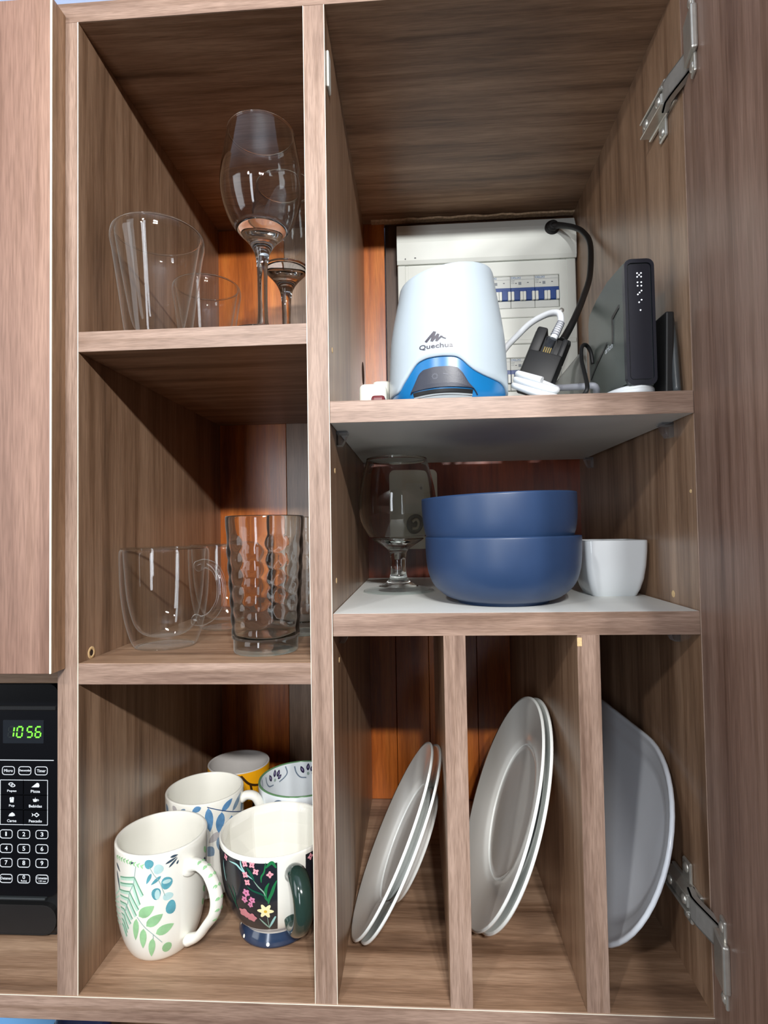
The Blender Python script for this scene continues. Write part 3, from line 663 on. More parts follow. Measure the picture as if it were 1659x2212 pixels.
# leaves seen on the far side, right of the handle
for z in (88, 78, 66, 52, 40): lf((-.05, z), (.06 + .02 * (z % 3), z - 8), 2.2, 3 if z % 4 else 0)
obj('leaf_print', b, LM, g)
phi = -.50; c, s = math.cos(phi), math.sin(phi)
hp = [(37.5, 78), (43, 82.5), (53, 84.5), (65, 80), (73.8, 66), (72, 50), (61, 35), (50, 22), (36.5, 13.5)]
b = new(); tube(b, [(r * c, r * s, z) for r, z in hp], [7.4, 5.6, 4.5, 4.6, 4.9, 4.6, 4.0, 3.9, 5.2], 18, 6, ref=(-s, c, 0), flat=1.25)
hd = obj('handle', b, CER, g)
b = new(); hc = catmull([Vector((r, z, 0)) for r, z in hp], 8)
for k in range(17, 45, 4):
    T_ = (hc[k + 1] - hc[k - 1]).normalized(); N_ = Vector((-T_.y, T_.x, 0)); 
    if N_.x < 0 and k > 12: N_ = -N_
    def hpnt(along, side, lift=0.0):
        q = hc[k] + T_ * along + N_ * (4.95 * math.sqrt(max(0, 1 - (side / 6.3) ** 2)) + .25)
        return (q.x * c - side * s, q.x * s + side * c, q.y)
    for sg in (-1, 1):
        pts_ = [(-.2, .2), (-1.6, 2.0), (-1.2, 3.6), (.6, 4.8), (1.0, 3.2), (1.1, 1.4)]
        vs = [V(b, hpnt(a_ * 1.0, sg * s_)) for a_, s_ in pts_]; cv = V(b, hpnt(-.2, sg * 2.3))
        for q in range(len(vs)): b.faces.new((cv, vs[q], vs[(q + 1) % len(vs)])).material_index = 0
obj('handle_print', b, LM, hd)
# floral mug on a navy foot
FLP = smooth_prof([(33, 14), (40, 21), (46, 33), (50.5, 50), (53, 72), (53.5, 90.8)], 6)
g = thing('floral_mug', 'black floral mug on a navy foot, beside the middle panel', 'mug', (-115, 92, ZB), GRP)
b = new()
SEGF = 126
def fl_mat(a, z):
    a = (a + PI) % (2 * PI) - PI
    return 0 if (z < 20.5 or z > 89.2 or -1.30 < a < -.815) else 1
pf = [(31, 10.5), (32, 12.5)] + FLP
fs = lathe(b, pf, SEGF, 0)
for f in fs:
    cc = f.calc_center_median() / S; f.material_index = 3 if fl_mat(math.atan2(cc.y, cc.x), cc.z) else 0
lathe(b, [FLP[-1], (53.2, 91.8), (52.2, 92.2), (51.0, 91.6), (50.6, 90)], SEGF, 0)
lathe(b, [(50.6, 90), (50.55, 88), (50.4, 84), (50.0, 72), (47.6, 52), (43, 34), (34, 22), (20, 18), (0, 17)], SEGF, 0, rfun=lambda a, z, j: rad_at(FLP, z) * .945 * (math.cos(PI / 10) / math.cos(((a + .2) % (PI / 5)) - PI / 10) - 1) * min(1, max(0, (89.5 - z) / 5)))
for f in b.faces:
    cc = f.calc_center_median() / S
    if math.hypot(cc.x, cc.y) < rad_at(FLP, max(14, min(90, cc.z))) * .975 and cc.z > 15: f.smooth = False
obj('body', b, [CER, CER, CER, DKPANEL], g)
b = new(); lathe(b, [(0, 1), (30, 1), (33.6, 0), (35.2, .8), (35.5, 3), (33.4, 8), (31.6, 11.2), (31, 13)], 84); ft = obj('foot', b, NAVY, g)
b = new(); FTP = [(35.5, 3), (33.4, 8), (31.6, 11.2)]
for a in (-2.75, -2.35, -1.55): decal_fan(b, FTP, disc_poly(34, (a, 8.0 if a < -2.5 else 4.2), 1.5, 1.5, 10), .2, 0)
obj('foot_dots', b, CER, ft)
FM = [mat('pink_print', (234, 160, 172), .25, noise=.06), mat('rose_print', (214, 134, 170), .25, noise=.08), mat('cream_print', (246, 236, 184), .25), mat('green_print', (36, 118, 70), .25, noise=.1), mat('pale_aqua_print', (158, 208, 204), .25), mat('deep_green_print', (22, 82, 62), .25), mat('petal_centre_print', (120, 30, 60), .3), mat('daffodil_centre_print', (216, 178, 60), .3), mat('sage_print', (138, 168, 152), .3), mat('coral_print', (206, 132, 140), .25, noise=.1)]
b = new(); rF = 52
def flower(c_, r_, n, m, cm, amp=.28, e=.3):
    decal_fan(b, FLP, disc_poly(rF, c_, r_, r_, n * 6, n, amp, c_[0] * 9), e, m); decal_fan(b, FLP, disc_poly(rF, c_, r_ * .22, r_ * .22, 8), e + .12, cm)
for f, wd, m in (([(-2.211, 83.5), (-2.037, 83.4), (-1.928, 80.0), (-1.713, 73.3)], .9, 4), ([(-1.946, 88.4), (-1.927, 83.2), (-1.859, 78.8)], .8, 4), ([(-1.488, 88.6), (-1.514, 80.4), (-1.563, 76.0), (-1.566, 70.8)], .8, 3), ([(-1.305, 72.2), (-1.352, 67.0), (-1.39, 61.2), (-1.441, 55.4), (-1.456, 50.8)], 1.5, 3), ([(-1.434, 70.4), (-1.484, 65.5), (-1.502, 58.1), (-1.467, 53.5)], 1.4, 3), ([(-1.83, 66.2), (-1.726, 62.9), (-1.574, 60.2), (-1.502, 57.5)], .9, 5), ([(-1.702, 72.4), (-1.619, 66.8), (-1.535, 62.3), (-1.502, 58.1)], .6, 8), ([(-1.821, 83.0), (-1.75, 78.5), (-1.688, 71.9)], 1.4, 5), ([(-1.489, 83.6), (-1.43, 87.0), (-1.375, 88.0), (-1.315, 83.3)], 1.5, 3), ([(-1.645, 35.6), (-1.464, 24.0)], .9, 8), ([(-1.462, 25.0), (-1.335, 37.3)], 1.2, 4), ([(-1.489, 38.1), (-1.467, 23.0)], .35, 8), ([(-2.28, 60), (-2.18, 50), (-2.1, 40)], 1.0, 5), ([(-2.42, 80), (-2.40, 70), (-2.36, 62)], .9, 4), ([(-2.17, 62), (-2.12, 55), (-2.13, 46)], .7, 5)):
    decal_line(b, FLP, f, wd, .24, m, 5, True)
for c_ in ((-2.32, 84.8), (-1.855, 86.0), (-1.723, 86.0), (-1.657, 80.3), (-1.42, 77.8), (-1.852, 76.4), (-1.816, 69.8), (-.70, 84)): flower(c_, 2.5, 4, 0, 6)
for c_, r_ in (((-1.851, 59.8), 3.3), ((-1.897, 53.0), 2.9), ((-1.747, 53.7), 2.8), ((-1.787, 48.9), 2.4)): flower(c_, r_, 5, 1, 6, .2)
decal_fan(b, FLP, disc_poly(rF, (-1.515, 43.5), 6.2, 5.8, 36, 6, .3, .6), .3, 2); decal_fan(b, FLP, disc_poly(rF, (-1.515, 43.2), 1.6, 1.5, 10), .42, 7)
decal_fan(b, FLP, disc_poly(46, (-1.95, 38.6), 5.2, 4.4, 30, 5, .16), .3, 9); decal_fan(b, FLP, disc_poly(46, (-1.80, 35.6), 4.4, 4.2, 30, 5, .14), .36, 9)
for c_ in ((2.9, 75), (2.6, 60), (-2.9, 66)): flower(c_, 3, 5, 0, 6)
obj('flower_print', b, FM, g)
phi = -1.03; c, s = math.cos(phi), math.sin(phi)
b = new(); tube(b, [(r * c, r * s, z) for r, z in ((50.5, 73), (58, 79), (68, 79), (78, 70), (80.5, 55), (74, 41), (62, 31), (51, 27), (43.5, 31))], [6.5, 7, 7.4, 7.4, 7.2, 6.8, 6.2, 5.4, 5.2], 18, 6, ref=(-s, c, 0), flat=1.18)
obj('handle', b, DKGREEN, g)
# blue leaf mug
BLP = smooth_prof([(36, 0), (40, 2.5), (41.4, 8), (41.6, 40), (41.6, 99)], 4)
g = thing('blue_leaf_mug', 'white mug with blue leaf print behind the leaf mug', 'mug', (-211, 157.5, ZB), GRP)
obj('body', mug_body(g, BLP), [CER, CER, CER], g)
b = new(); BM_ = [mat('blue_leaf_print', (98, 146, 190), .25, noise=.2, nscale=140), mat('slate_leaf_print', (126, 150, 172), .25, noise=.15, nscale=140), mat('grey_leaf_print', (190, 186, 186), .25), mat('navy_stem_print', (60, 84, 126), .3)]
def lb(p, q, wd, m): decal_fan(b, BLP, leaf_poly(41.6, p, q, wd), .22, m)
lb((-0.80, 88.6), (-0.476, 97.6), 3.6, 0); lb((-0.479, 84.0), (-0.091, 97.6), 3.3, 1); lb((-1.133, 96), (-1.089, 71.0), 4.2, 0); lb((-0.795, 88.0), (-0.878, 67.5), 4.8, 0)
lb((-1.30, 97.6), (-1.52, 94.0), 3.0, 0); lb((-0.851, 68.5), (-1.127, 59.9), 4, 2); lb((-1.2, 56), (-1.0, 46), 5, 1); lb((-0.85, 66), (-0.84, 48), 4, 1); lb((-0.5, 80), (-.62, 60), 4.4, 0); lb((-2.44, 95), (-2.3, 86), 3, 1); lb((-2.1, 97), (-1.93, 91), 3, 2); lb((-1.7, 96.5), (-1.85, 88), 3, 1); lb((-.1, 76), (.05, 94), 3.2, 1); lb((-.1, 76), (-.22, 56), 4, 0)
decal_line(b, BLP, [(-1.157, 97.0), (-0.847, 90.8), (-0.498, 83.8), (-0.074, 76.1)], .45, .3, 3)
obj('leaf_print', b, BM_, g)
phi = .06; c, s = math.cos(phi), math.sin(phi)
b = new(); tube(b, [(r * c, r * s, z) for r, z in ((39.5, 87), (47, 91), (56, 88.5), (61.5, 76), (61.5, 60), (57, 42), (49, 30), (39.8, 26))], [5.2, 4.8, 4.8, 4.9, 4.9, 4.8, 4.6, 5], 14, 6, ref=(-s, c, 0), flat=1.25)
obj('handle', b, CER, g)
# yellow mug at the back
YP = smooth_prof([(33, 0), (36.5, 3), (38.2, 12), (38.4, 88.5)], 4)
g = thing('yellow_mug', 'yellow mug with dark line print and grey inside, at the back', 'mug', (-204, 254, ZB), GRP)
obj('body', mug_body(g, YP, 2.6), [YEL, GREY_IN, GREY_IN], g)
b = new()
for f in ([(-1.2, 86), (-.9, 74), (-.4, 70), (.1, 80)], [(-.9, 74), (-.8, 50), (-1.0, 30)], [(-.4, 70), (-.2, 48), (-.3, 22)], [(-.8, 50), (-.5, 46), (-.2, 48)], [(-2, 80), (-1.6, 66), (-1.2, 86)]): decal_line(b, YP, f, 1.4, .25, 0, 6)
obj('line_print', b, mat('dark_brown_print', (58, 36, 12), .4), g)
# pansy mug with a green rim
PP = smooth_prof([(30, 0), (33, 4), (42, 20), (47.5, 48), (49, 94)], 5)
g = thing('pansy_mug', 'white mug with green rim and purple pansies inside', 'mug', (-111.5, 196.5, ZB), GRP)
b = mug_body(g, PP, 2.6); 
obj('body', b, [CERB, CERB, mat('green_rim_glaze', (96, 136, 96), .2, noise=.05)], g)
PIN = [(max(r - 2.6, .1), z) for r, z in PP]
b = new(); PM = [mat('pansy_print', (52, 44, 76), .25, noise=.12), mat('blue_grey_print', (112, 128, 146), .3), mat('lilac_print', (150, 136, 176), .3), mat('sage_dot_print', (150, 170, 160), .3)]
for da in (0, -.95, -1.9, .95, 1.9, 2.85):
    q = lambda a, z: (a + da, z)
    for p0, p1, wd in (((2.66, 80.5), (2.74, 89.5), 2.3), ((2.55, 83.5), (2.53, 92.5), 2.2), ((2.46, 82.5), (2.39, 90.5), 2.3), ((2.44, 79.5), (2.33, 84), 2.0)):
        decal_fan(b, PIN, leaf_poly(46, q(*p0), q(*p1), wd), -.25, 0); decal_fan(b, PIN, leaf_poly(46, q(p0[0] + (p1[0] - p0[0]) * .3, p0[1] + (p1[1] - p0[1]) * .3), q(p0[0] + (p1[0] - p0[0]) * .75, p0[1] + (p1[1] - p0[1]) * .75), .7), -.35, 2)
    decal_fan(b, PIN, disc_poly(46, q(2.54, 80), 1.6, 2.0, 10), -.28, 3)
    decal_line(b, PIN, [q(2.206, 92), q(2.16, 84), q(2.25, 79), q(2.40, 75.8)], .75, -.25, 1, 5); decal_line(b, PIN, [q(2.905, 89.9), q(2.86, 82), q(2.75, 76), q(2.591, 75)], .75, -.25, 1, 5)
    decal_line(b, PP, [q(2.7, 86), q(2.5, 90), q(2.3, 84)], .8, .25, 1, 5)
obj('pansy_print', b, PM, g)

# ------------------------------------------------------------------ right bay, middle shelf
SN = smooth_prof([(7.5, 47), (16, 50), (29, 58), (39.5, 74), (43.5, 92), (42, 112), (37.5, 132), (33.6, 147)], 5)
g = thing('brandy_snifter', 'short stemmed brandy snifter left of the blue bowls', 'glass', (7.5, 165, R2T))
b = new(); lathe(b, [p_ for p_ in SN if p_[1] > 58] + [(33.3, 147.6), (32.6, 147.5)] + [(r - 1.2, z + .2) for r, z in SN[::-1] if z > 59], 72); obj('bowl', b, shg, g)
b = new(); lathe(b, [(33.1 + .8 * math.cos(t), 147 + .8 * math.sin(t)) for t in [2 * PI * i / 8 for i in range(9)]], 72); obj('rim', b, GLASS, g)
b = new(); st = smooth_prof([(0, 0), (26, .2), (38, .6), (38.6, 1.8), (36, 3), (22, 6), (13, 11), (9.2, 18), (8.2, 27), (8.6, 38), (11, 45.5), (18, 51), (26, 56), (29.2, 58.4)], 4); st = [(max(r, 0), max(z, 0)) for r, z in st]
up_ = [q for q in st if q[1] > 5.8]; lathe(b, [(0, up_[0][1])] + up_ + smooth_prof([(27.6, 59.2), (20, 57.4), (10, 56.2), (0, 55.8)], 3), 64); obj('stem', b, GLASS, g)
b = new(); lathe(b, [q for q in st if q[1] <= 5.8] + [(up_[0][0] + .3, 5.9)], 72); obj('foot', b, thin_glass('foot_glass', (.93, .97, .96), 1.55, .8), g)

BO = [(0, 2), (36, 2), (39, 0), (41.5, 0), (43, 2.2), (53, 6), (63.5, 15), (69, 27), (71.2, 42), (71.6, 59.2), (71, 60.6), (69.8, 60.6), (69, 59.4), (68.4, 42), (65.8, 28), (60, 18), (50, 10.5), (38, 7.5), (0, 7)]
b = new(); lathe(b, smooth_prof(BO, 3), 96); bl = obj('blue_bowl', b, BLUE); bl.location = Vector((108.5, 73, R2T)) * S
tag(bl, 'matte blue bowl, bottom one of the stack of two', 'bowl', 'stacked blue bowls')
b2 = bl.copy(); COL.objects.link(b2); b2.location = Vector((107.0, 74, R2T + 37.5)) * S; b2.rotation_euler = (0, math.radians(-1.5), 0)
tag(b2, 'matte blue bowl, top one of the stack of two', 'bowl', 'stacked blue bowls')

# square white cup: stacked rounded-square sections
g = thing('square_cup', 'small white square ceramic cup beside the blue bowls', 'cup', (221.5, 120.5, R2T))
b = new()
def sq(hw, r, z, n=6): return [V(b, (x, y, z)) for x, y in rrect(-hw, hw, -hw, hw, r, n)]
secs = [(18.5, 4, .4), (20.2, 4.5, 0), (21.2, 5, 1), (24, 6, 7), (26.8, 6.5, 17), (28.6, 6.5, 30), (29.6, 6.5, 44), (29.9, 6.5, 53), (29.7, 6.3, 54.4), (28.6, 5.6, 54.8), (27.6, 5, 54.2), (27.0, 5, 44), (26, 5, 30), (24, 5, 16), (20, 5, 7)]
R_ = [sq(*q) for q in secs]
for A, B in zip(R_, R_[1:]):
    n = len(A)
    for i in range(n): b.faces.new((A[i], A[(i + 1) % n], B[(i + 1) % n], B[i])).smooth = True
b.faces.new(R_[0]); b.faces.new(R_[-1]); obj('body', b, CERB, g, auto=True)

# wall socket behind the snifter
g = thing('wall_socket', 'cream socket plate on the back board behind the snifter', 'socket', (24, YD, 28))
b = new(); prism(b, rrect(-34.5, 34.5, -56.5, 56.5, 8), 1, -7, 0); obj('plate', b, PLATEW, g)
b = new(); prism(b, rrect(-10, 20, -6, 37, 1.5, 3), 1, -9, -6.9); obj('module', b, WPLAST_W, g)
b = new(); t = new(); lathe(t, [(0, 2.2), (8, 2.2), (9, 1.2), (12.4, 1.2), (13, 2.6), (14, 2.6), (14.4, 0)], 32); merge(b, t, 0, Matrix.Translation(Vector((5, -7, -22)) * S) @ Matrix.Rotation(PI / 2, 4, 'X')); obj('round_outlet', b, mat('grey_outlet', (150, 148, 140), .4), g)
b = new(); tube(b, [(0, -11.5, -18), (6, -11.5, -15), (10, -11.5, -20), (8, -11.5, -27), (0, -11.5, -28)], 2.2, 10); obj('outlet_hook', b, PLATEW, g)
b = new(); t = new(); lathe(t, [(0, 1), (1.6, .9), (2.2, 0)], 14); merge(b, t, 0, Matrix.Translation(Vector((15, -9, 30)) * S) @ Matrix.Rotation(PI / 2, 4, 'X')); obj('screw', b, STEEL_DK, g)

# ------------------------------------------------------------------ plates
def plate_mesh(R):
    k = R / 93.0
    pr = [(0, -15.5), (46, -15.5), (48, -16.5), (52, -16.3), (53.5, -14), (57, -11.5), (70, -6.8), (90, -1.8), (92.4, -.9), (92.8, .2), (92.0, 1.0), (90.5, .9), (72, -3.4), (60, -7.2), (56.5, -9.2), (53.5, -11.6), (49, -12.6), (0, -12.6)]
    b = new(); lathe(b, [(r * k, z * (k ** .3)) for r, z in smooth_prof(pr, 3)], 110); return b
def place_plate(o, contact, th, ph, R, off):
    n = Vector((math.cos(ph) * math.cos(th), math.cos(ph) * math.sin(th), math.sin(ph)))
    u = (Vector((0, 0, 1)) - n * n.z).normalized(); wv = n.cross(u)
    cen = Vector(contact) + u * R - n * off
    o.matrix_world = Matrix.Translation(cen * S) @ Matrix((u, -wv, n)).transposed().to_4x4()
    return n, u
GP = 'small plates leaning in the left plate slot'
o = obj('dessert_plate', plate_mesh(92.3), CERG); place_plate(o, (-40.7, 100.2, ZB + .3), 3.137, .456, 92.3, 0); tag(o, 'small pale plate in the left slot, front one of two', 'plate', GP)
o2 = o.copy(); COL.objects.link(o2); place_plate(o2, (-37.4, 100.2, ZB + .3), 3.137, .456, 92.3, 5.2); tag(o2, 'small pale plate in the left slot, rear one of two', 'plate', GP)
GP = 'dinner plates leaning in the middle plate slot'
o = obj('dinner_plate', plate_mesh(110.2), CERG); place_plate(o, (68.6, 119.6, ZB + .3), 3.147, .362, 110.2, 0); tag(o, 'large pale dinner plate in the middle slot, front one of two', 'plate', GP)
o2 = o.copy(); COL.objects.link(o2); place_plate(o2, (72.4, 119.6, ZB + .3), 3.147, .35, 110.2, 6.0); tag(o2, 'large pale dinner plate in the middle slot, rear one of two', 'plate', GP)
# oval serving dish: stadium outline, deep rim
b = new(); rings = []
def stadium(off, n=26, L=55, R=96.5):
    out = []
    for i in range(n + 1): t = -PI / 2 + PI * i / n; out.append((L + (R - off) * math.cos(t), (R - off) * math.sin(t)))
    for i in range(n + 1): t = PI / 2 + PI * i / n; out.append((-L + (R - off) * math.cos(t), (R - off) * math.sin(t)))
    return out
for off, z in ((96, -11.5), (34, -11.5), (30, -12), (26, -10.5), (14, -5.5), (4, -1.5), (0, .6), (.3, 2.4), (1.8, 3.6), (3.6, 3.2), (6, 1.2), (10, -.6), (16, -2.4), (20, -4.6), (24, -7.0), (29, -8.2), (60, -8.6), (95.5, -8.6)):
    rings.append([V(b, (x, y, z)) for x, y in stadium(off)])
for A, B in zip(rings, rings[1:]):
    n = len(A)
    for i in range(n): b.faces.new((A[i], A[(i + 1) % n], B[(i + 1) % n], B[i])).smooth = True
b.faces.new(rings[0]); b.faces.new(rings[-1])
o = obj('serving_dish', b, mat('bluish_white_ceramic', (232, 238, 246), .22, coat=.3, noise=.02, nscale=30))
th, ph = 3.20, .402
n = Vector((math.cos(ph) * math.cos(th), math.cos(ph) * math.sin(th), math.sin(ph))); u = (Vector((0, 0, 1)) - n * n.z).normalized(); wv = n.cross(u)
cen = Vector((175.6, 101, ZB + .4)) + u * 96.5 + wv * 55
o.matrix_world = Matrix.Translation(cen * S) @ Matrix((wv, u, n)).transposed().to_4x4()
if o.matrix_world.determinant() < 0: o.matrix_world = Matrix.Translation(cen * S) @ Matrix((-wv, u, n)).transposed().to_4x4()
tag(o, 'white oval serving dish leaning in the right plate slot', 'dish')

# ------------------------------------------------------------------ electrical box
EB = (131, 347, R1T + 8)
eb = thing('breaker_box', 'white electrical breaker box on the back of the top right bay', 'breaker box', EB)
def epart(name, bm, m, parent=None, **k): return obj(name, bm, m, parent or eb, EB if parent is None else None, **k)
BX0, BX1, BY = 7.5, 257.5, 328.0
b = new(); box(b, BX0 + 2, BX1 - 2, BY + 6, 353.5, R1T + 8, 430, 1.5); epart('back_case', b, WPLAST_W)
# frame of the cover: sides, mullions, cap
b = new()
prism(b, [(BY - 2, 375), (BY - 4, 380), (BY - 5, 405), (BY - 2, 422), (BY + 4, 434), (BY + 14, 437), (BY + 14, 375)], 0, BX0, BX1); epart('cover_cap', b, WPLAST)
b = new(); t0 = R1T + 8
box(b, BX0 + .5, BX0 + 12, BY, BY + 12, t0, 375, 1.2); box(b, BX1 - 14, BX1 - .5, BY, BY + 12, t0, 375, 1.2)
box(b, BX0 + 11, BX1 - 13, BY + 1, BY + 12, 353.4, 375, 1); box(b, BX0 + 11, BX1 - 13, BY + 1, BY + 12, 294, 307.5, 1)
box(b, BX0 + 11, BX1 - 13, BY + 3, BY + 12, 262, 295, .8); box(b, BX0 + 2, BX1 - 2, BY - 1.5, BY + 12, 256, 262.5, 1.0)
box(b, BX0 + 11, BX1 - 13, BY + 1, BY + 12, 237, 257, 1); box(b, BX0 + 11, BX1 - 13, BY + 1, BY + 12, t0, 190, 1)
box(b, 234, BX1 - 13.3, BY + .7, BY + 11.5, 190.3, 374.5, .8); box(b, BX0 + 11.3, 24, BY + .7, BY + 11.5, 190.3, 374.5, .8)
epart('cover_frame', b, WPLAST)
for z in (296, 372):
    b = new(); t = new(); lathe(t, [(0, .9), (2.4, .8), (3.4, 0)], 16); merge(b, t, 0, Matrix.Translation(Vector((236, BY + .6, z + 6)) * S) @ Matrix.Rotation(PI / 2, 4, 'X')); epart('cover_screw', b, STEEL_DK)
b = new(); box(b, 18.6, 20, BY - 5.2, BY - 4.4, 381, 382.4); box(b, 32, 34.4, BY - 5.2, BY - 4.4, 382.2, 383.2); epart('cover_marks', b, PRINTG)
def breaker(x0, x1, z0, z1):
    h = z1 - z0; zc0, zc1 = z0 + h * .22, z0 + h * .63
    b = new(); box(b, x0 + .2, x1 - .2, BY + 1.5, BY + 10, z0, zc0, .5); box(b, x0 + .2, x1 - .2, BY + 1.5, BY + 10, zc1, z1, .5); o = epart('breaker', b, BRK)
    b = new(); box(b, x0 + .2, x1 - .2, BY + .2, BY + 8, zc0 + .2, zc1 - .2, .3); obj('blue_band', b, BRKB, o)
    for xx in (x0 + .5, (x0 + x1) / 2 - 4.1, (x0 + x1) / 2 + .2, x1 - 4.4):
        b = new(); box(b, xx, xx + 3.9, BY - 2.6, BY + 2, zc0, zc0 + (zc1 - zc0) * .66, .5); obj('toggle', b, WPLAST, o)
    for xx in (x0 + 4.6, (x0 + x1) / 2 + 4.4):
        b = new(); box(b, xx, xx + 7.6, BY - 1.0, BY + 2, zc0 + .6, zc0 + (zc1 - zc0) * .8, .5); obj('toggle_bar', b, BRKB, o)
    b = new(); fn = lambda u_, v_: (u_, BY + 1.4, v_)
    put_text(b, 'DELIXI', x0 + 1, x0 + 14, z1 - 3.8, z1 - .8, fn, 1); put_text(b, 'DZ47', x0 + 1, x0 + 6, z1 - 7.6, z1 - 5.6, fn, 0); put_text(b, 'C32', x0 + 1, x0 + 5.4, z1 - 10.6, z1 - 8.6, fn, 0)
    box(b, x0 + .5, x1 - 1, BY + 1.35, BY + 1.6, z1 - 4.9, z1 - 4.6, mi=0); box(b, x0 + 6.6, x0 + 8.8, BY + 1.3, BY + 1.6, z1 - 10.6, z1 - 9.6, mi=2); box(b, x0 + 23, x0 + 25.4, BY + 1.3, BY + 1.6, z1 - 10, z1 - 9, mi=2)
    box(b, x0 + 11, x0 + 15, BY + 1.3, BY + 1.6, z1 - 12.4, z1 - 8.4, mi=0)
    obj('marking', b, [mat('grey_marking', (126, 132, 138), .5), mat('blue_marking', (92, 122, 160), .5), PRINTG], o)
for i in range(6): breaker(233.2 - 33.4 * (i + 1), 233.2 - 33.4 * i, 307.8, 353)
for i in range(6): breaker(230.6 - 33.4 * (i + 1), 230.6 - 33.4 * i, 191, 236.6)
b = new(); t = new(); lathe(t, [(0, 0), (10, 0), (10, 2), (7.5, 4), (7.5, 8), (5.5, 10), (0, 10)], 24); merge(b, t, 0, Matrix.Translation(Vector((224.5, BY - 3.4, 417)) * S) @ Matrix.Rotation(PI / 2, 4, 'X')); epart('grommet', b, BLACKM, auto=True)

# ------------------------------------------------------------------ cables and power injector
ca = thing('black_cable', 'thick black cable arching from the breaker box to the injector', 'cable', (224, 316, 416))
b = new(); tube(b, [(224, 319, 416.5), (233, 311, 413), (246, 292, 399), (251.5, 270, 380), (250, 240, 349), (233, 190, 289), (210, 140, 243), (189, 100, 206), (177, 86, 186), (170.5, 79, 177)], [5.2, 4.0, 3.6, 3.4, 3.4, 3.4, 3.4, 3.4, 3.6, 3.8], 14, 8); obj('jacket', b, BLACKM, ca, (224, 316, 416))
IJ = (150, 66, 158)
inj = thing('power_injector', 'black power injector block tilted behind the white cable coil', 'adapter', IJ)
ax = Vector((.40, .10, .91)).normalized(); sd = Vector((.86, -.30, -.40)); sd = (sd - ax * sd.dot(ax)).normalized(); dp = ax.cross(sd)
fm = Matrix((sd, dp, ax)).transposed().to_4x4()
inj.matrix_world = Matrix.Translation(Vector((152.0, 76, 155)) * S) @ fm @ Matrix.Scale(1.15, 4)
b = new(); box(b, -14, 14, -10, 10, -27, 6, 2.0, seg=2); box(b, -14, -5, -10, 10, 4, 27, 2.0, seg=2); box(b, -14, 14, 2, 10, 4, 27, 2.0, seg=2); box(b, 9, 14, -8, 10, 4, 22, 2.0, seg=2); obj('case', b, BLACKM, inj, auto=True)
b = new(); box(b, -14.6, -12, -8, 8, -25, 24, 1.2); obj('side_plate', b, mat('grey_side_plate', (112, 116, 110), .45, noise=.05), inj)
b = new(); box(b, -4.5, 4.5, -9.5, 1, 2, 20, .8); obj('clear_plug', b, PLASTIC_CL, inj)
b = new()
for k in range(4): box(b, -3 + k * 1.7, -2.2 + k * 1.7, -6, -4, 4, 12)
obj('plug_contacts', b, mat('brass_contacts', (190, 160, 90), .3, metal=1), inj)
wc = thing('white_network_cable', 'white network cable looping from the injector down behind the lamp', 'cable', (165, 68, 180))
b = new(); tube(b, [(160, 68, 176), (164, 68, 184), (168, 70, 193), (167.5, 76, 203), (160, 88, 207), (147, 101, 204), (135, 111, 195), (122, 117, 182), (110, 122, 160), (100, 126, 130), (92, 128, R1T + 3.6)], [3.4, 3.4, 3.1, 3.1, 3.1, 3.1, 3.1, 3.1, 3.1, 3.1, 3.1], 12, 8); obj('jacket', b, CABW, wc, (165, 68, 180))
b = new()
for k in range(7): tube(b, [Vector((161.5, 68, 179)) + Vector((.75, .1, 1.5)) * (k * 1.3), Vector((161.5, 68, 179)) + Vector((.75, .1, 1.5)) * (k * 1.3 + .6)], 4.3 - .1 * k, 12, 2)
obj('strain_relief', b, CABG, wc, (165, 68, 180))
# coil of white cable: one continuous tied coil lying on the shelf
cc_ = (142, 62, R1T)
cw = thing('cable_coil', 'coil of white cable beside the lamp foot', 'cable', cc_)
b = new(); P = []
e1 = Vector((.60, -.66, -.45)).normalized(); e2 = Vector((.74, .67, 0)).normalized(); e3 = e2.cross(e1)
if e3.z < 0: e3 = -e3
for i in range(int(2.9 * 24)):
    t = 2 * PI * i / 24; k = i / 24
    P.append(Vector((-5, -15, 17)) + e1 * 22 * math.cos(t) + e2 * 9 * math.sin(t) * (1 + .05 * math.sin(k * 5)) + e3 * (-6 + 5.4 * k))
tube(b, P, 3.1, 10, 2)
obj('jacket', b, CABW, cw)
b = new(); tube(b, [(140, 104, R1T + 40), (152, 100, R1T + 31), (168, 88, R1T + 27), (184, 70, R1T + 23), (196, 64, R1T + 21), (201, 84, R1T + 12), (203, 120, R1T + 4)], 3.2, 10, 6); obj('loose_end', b, CABG, cw, cc_)
# flat white lead under the router
b = new(); P = []
for i in range(2 * 24):
    t = 2 * PI * i / 24; P.append((19 * math.cos(t), 40 * math.sin(t), 3.2 + i / 24 * 2.4))
tube(b, P, 3.0, 10, 2); fw = obj('flat_coil', b, CABW); fw.location = Vector((217.5, 55, R1T)) * S; tag(fw, 'flattened loop of white cable beneath the black router', 'cable')

# thin black lead of the router
tl = (186, 70, 154)
b = new(); tube(b, [(205.5, 100, 160), (203, 98, 172), (197, 93, 177), (190, 82, 171), (186, 70, 155), (181.5, 45, 134), (176, 22, R1T + 9), (172, 30, R1T + 2.2)], 1.9, 8, 8); o = obj('thin_black_lead', b, BLACKM); tag(o, 'thin black lead looping out of the router side', 'cable')
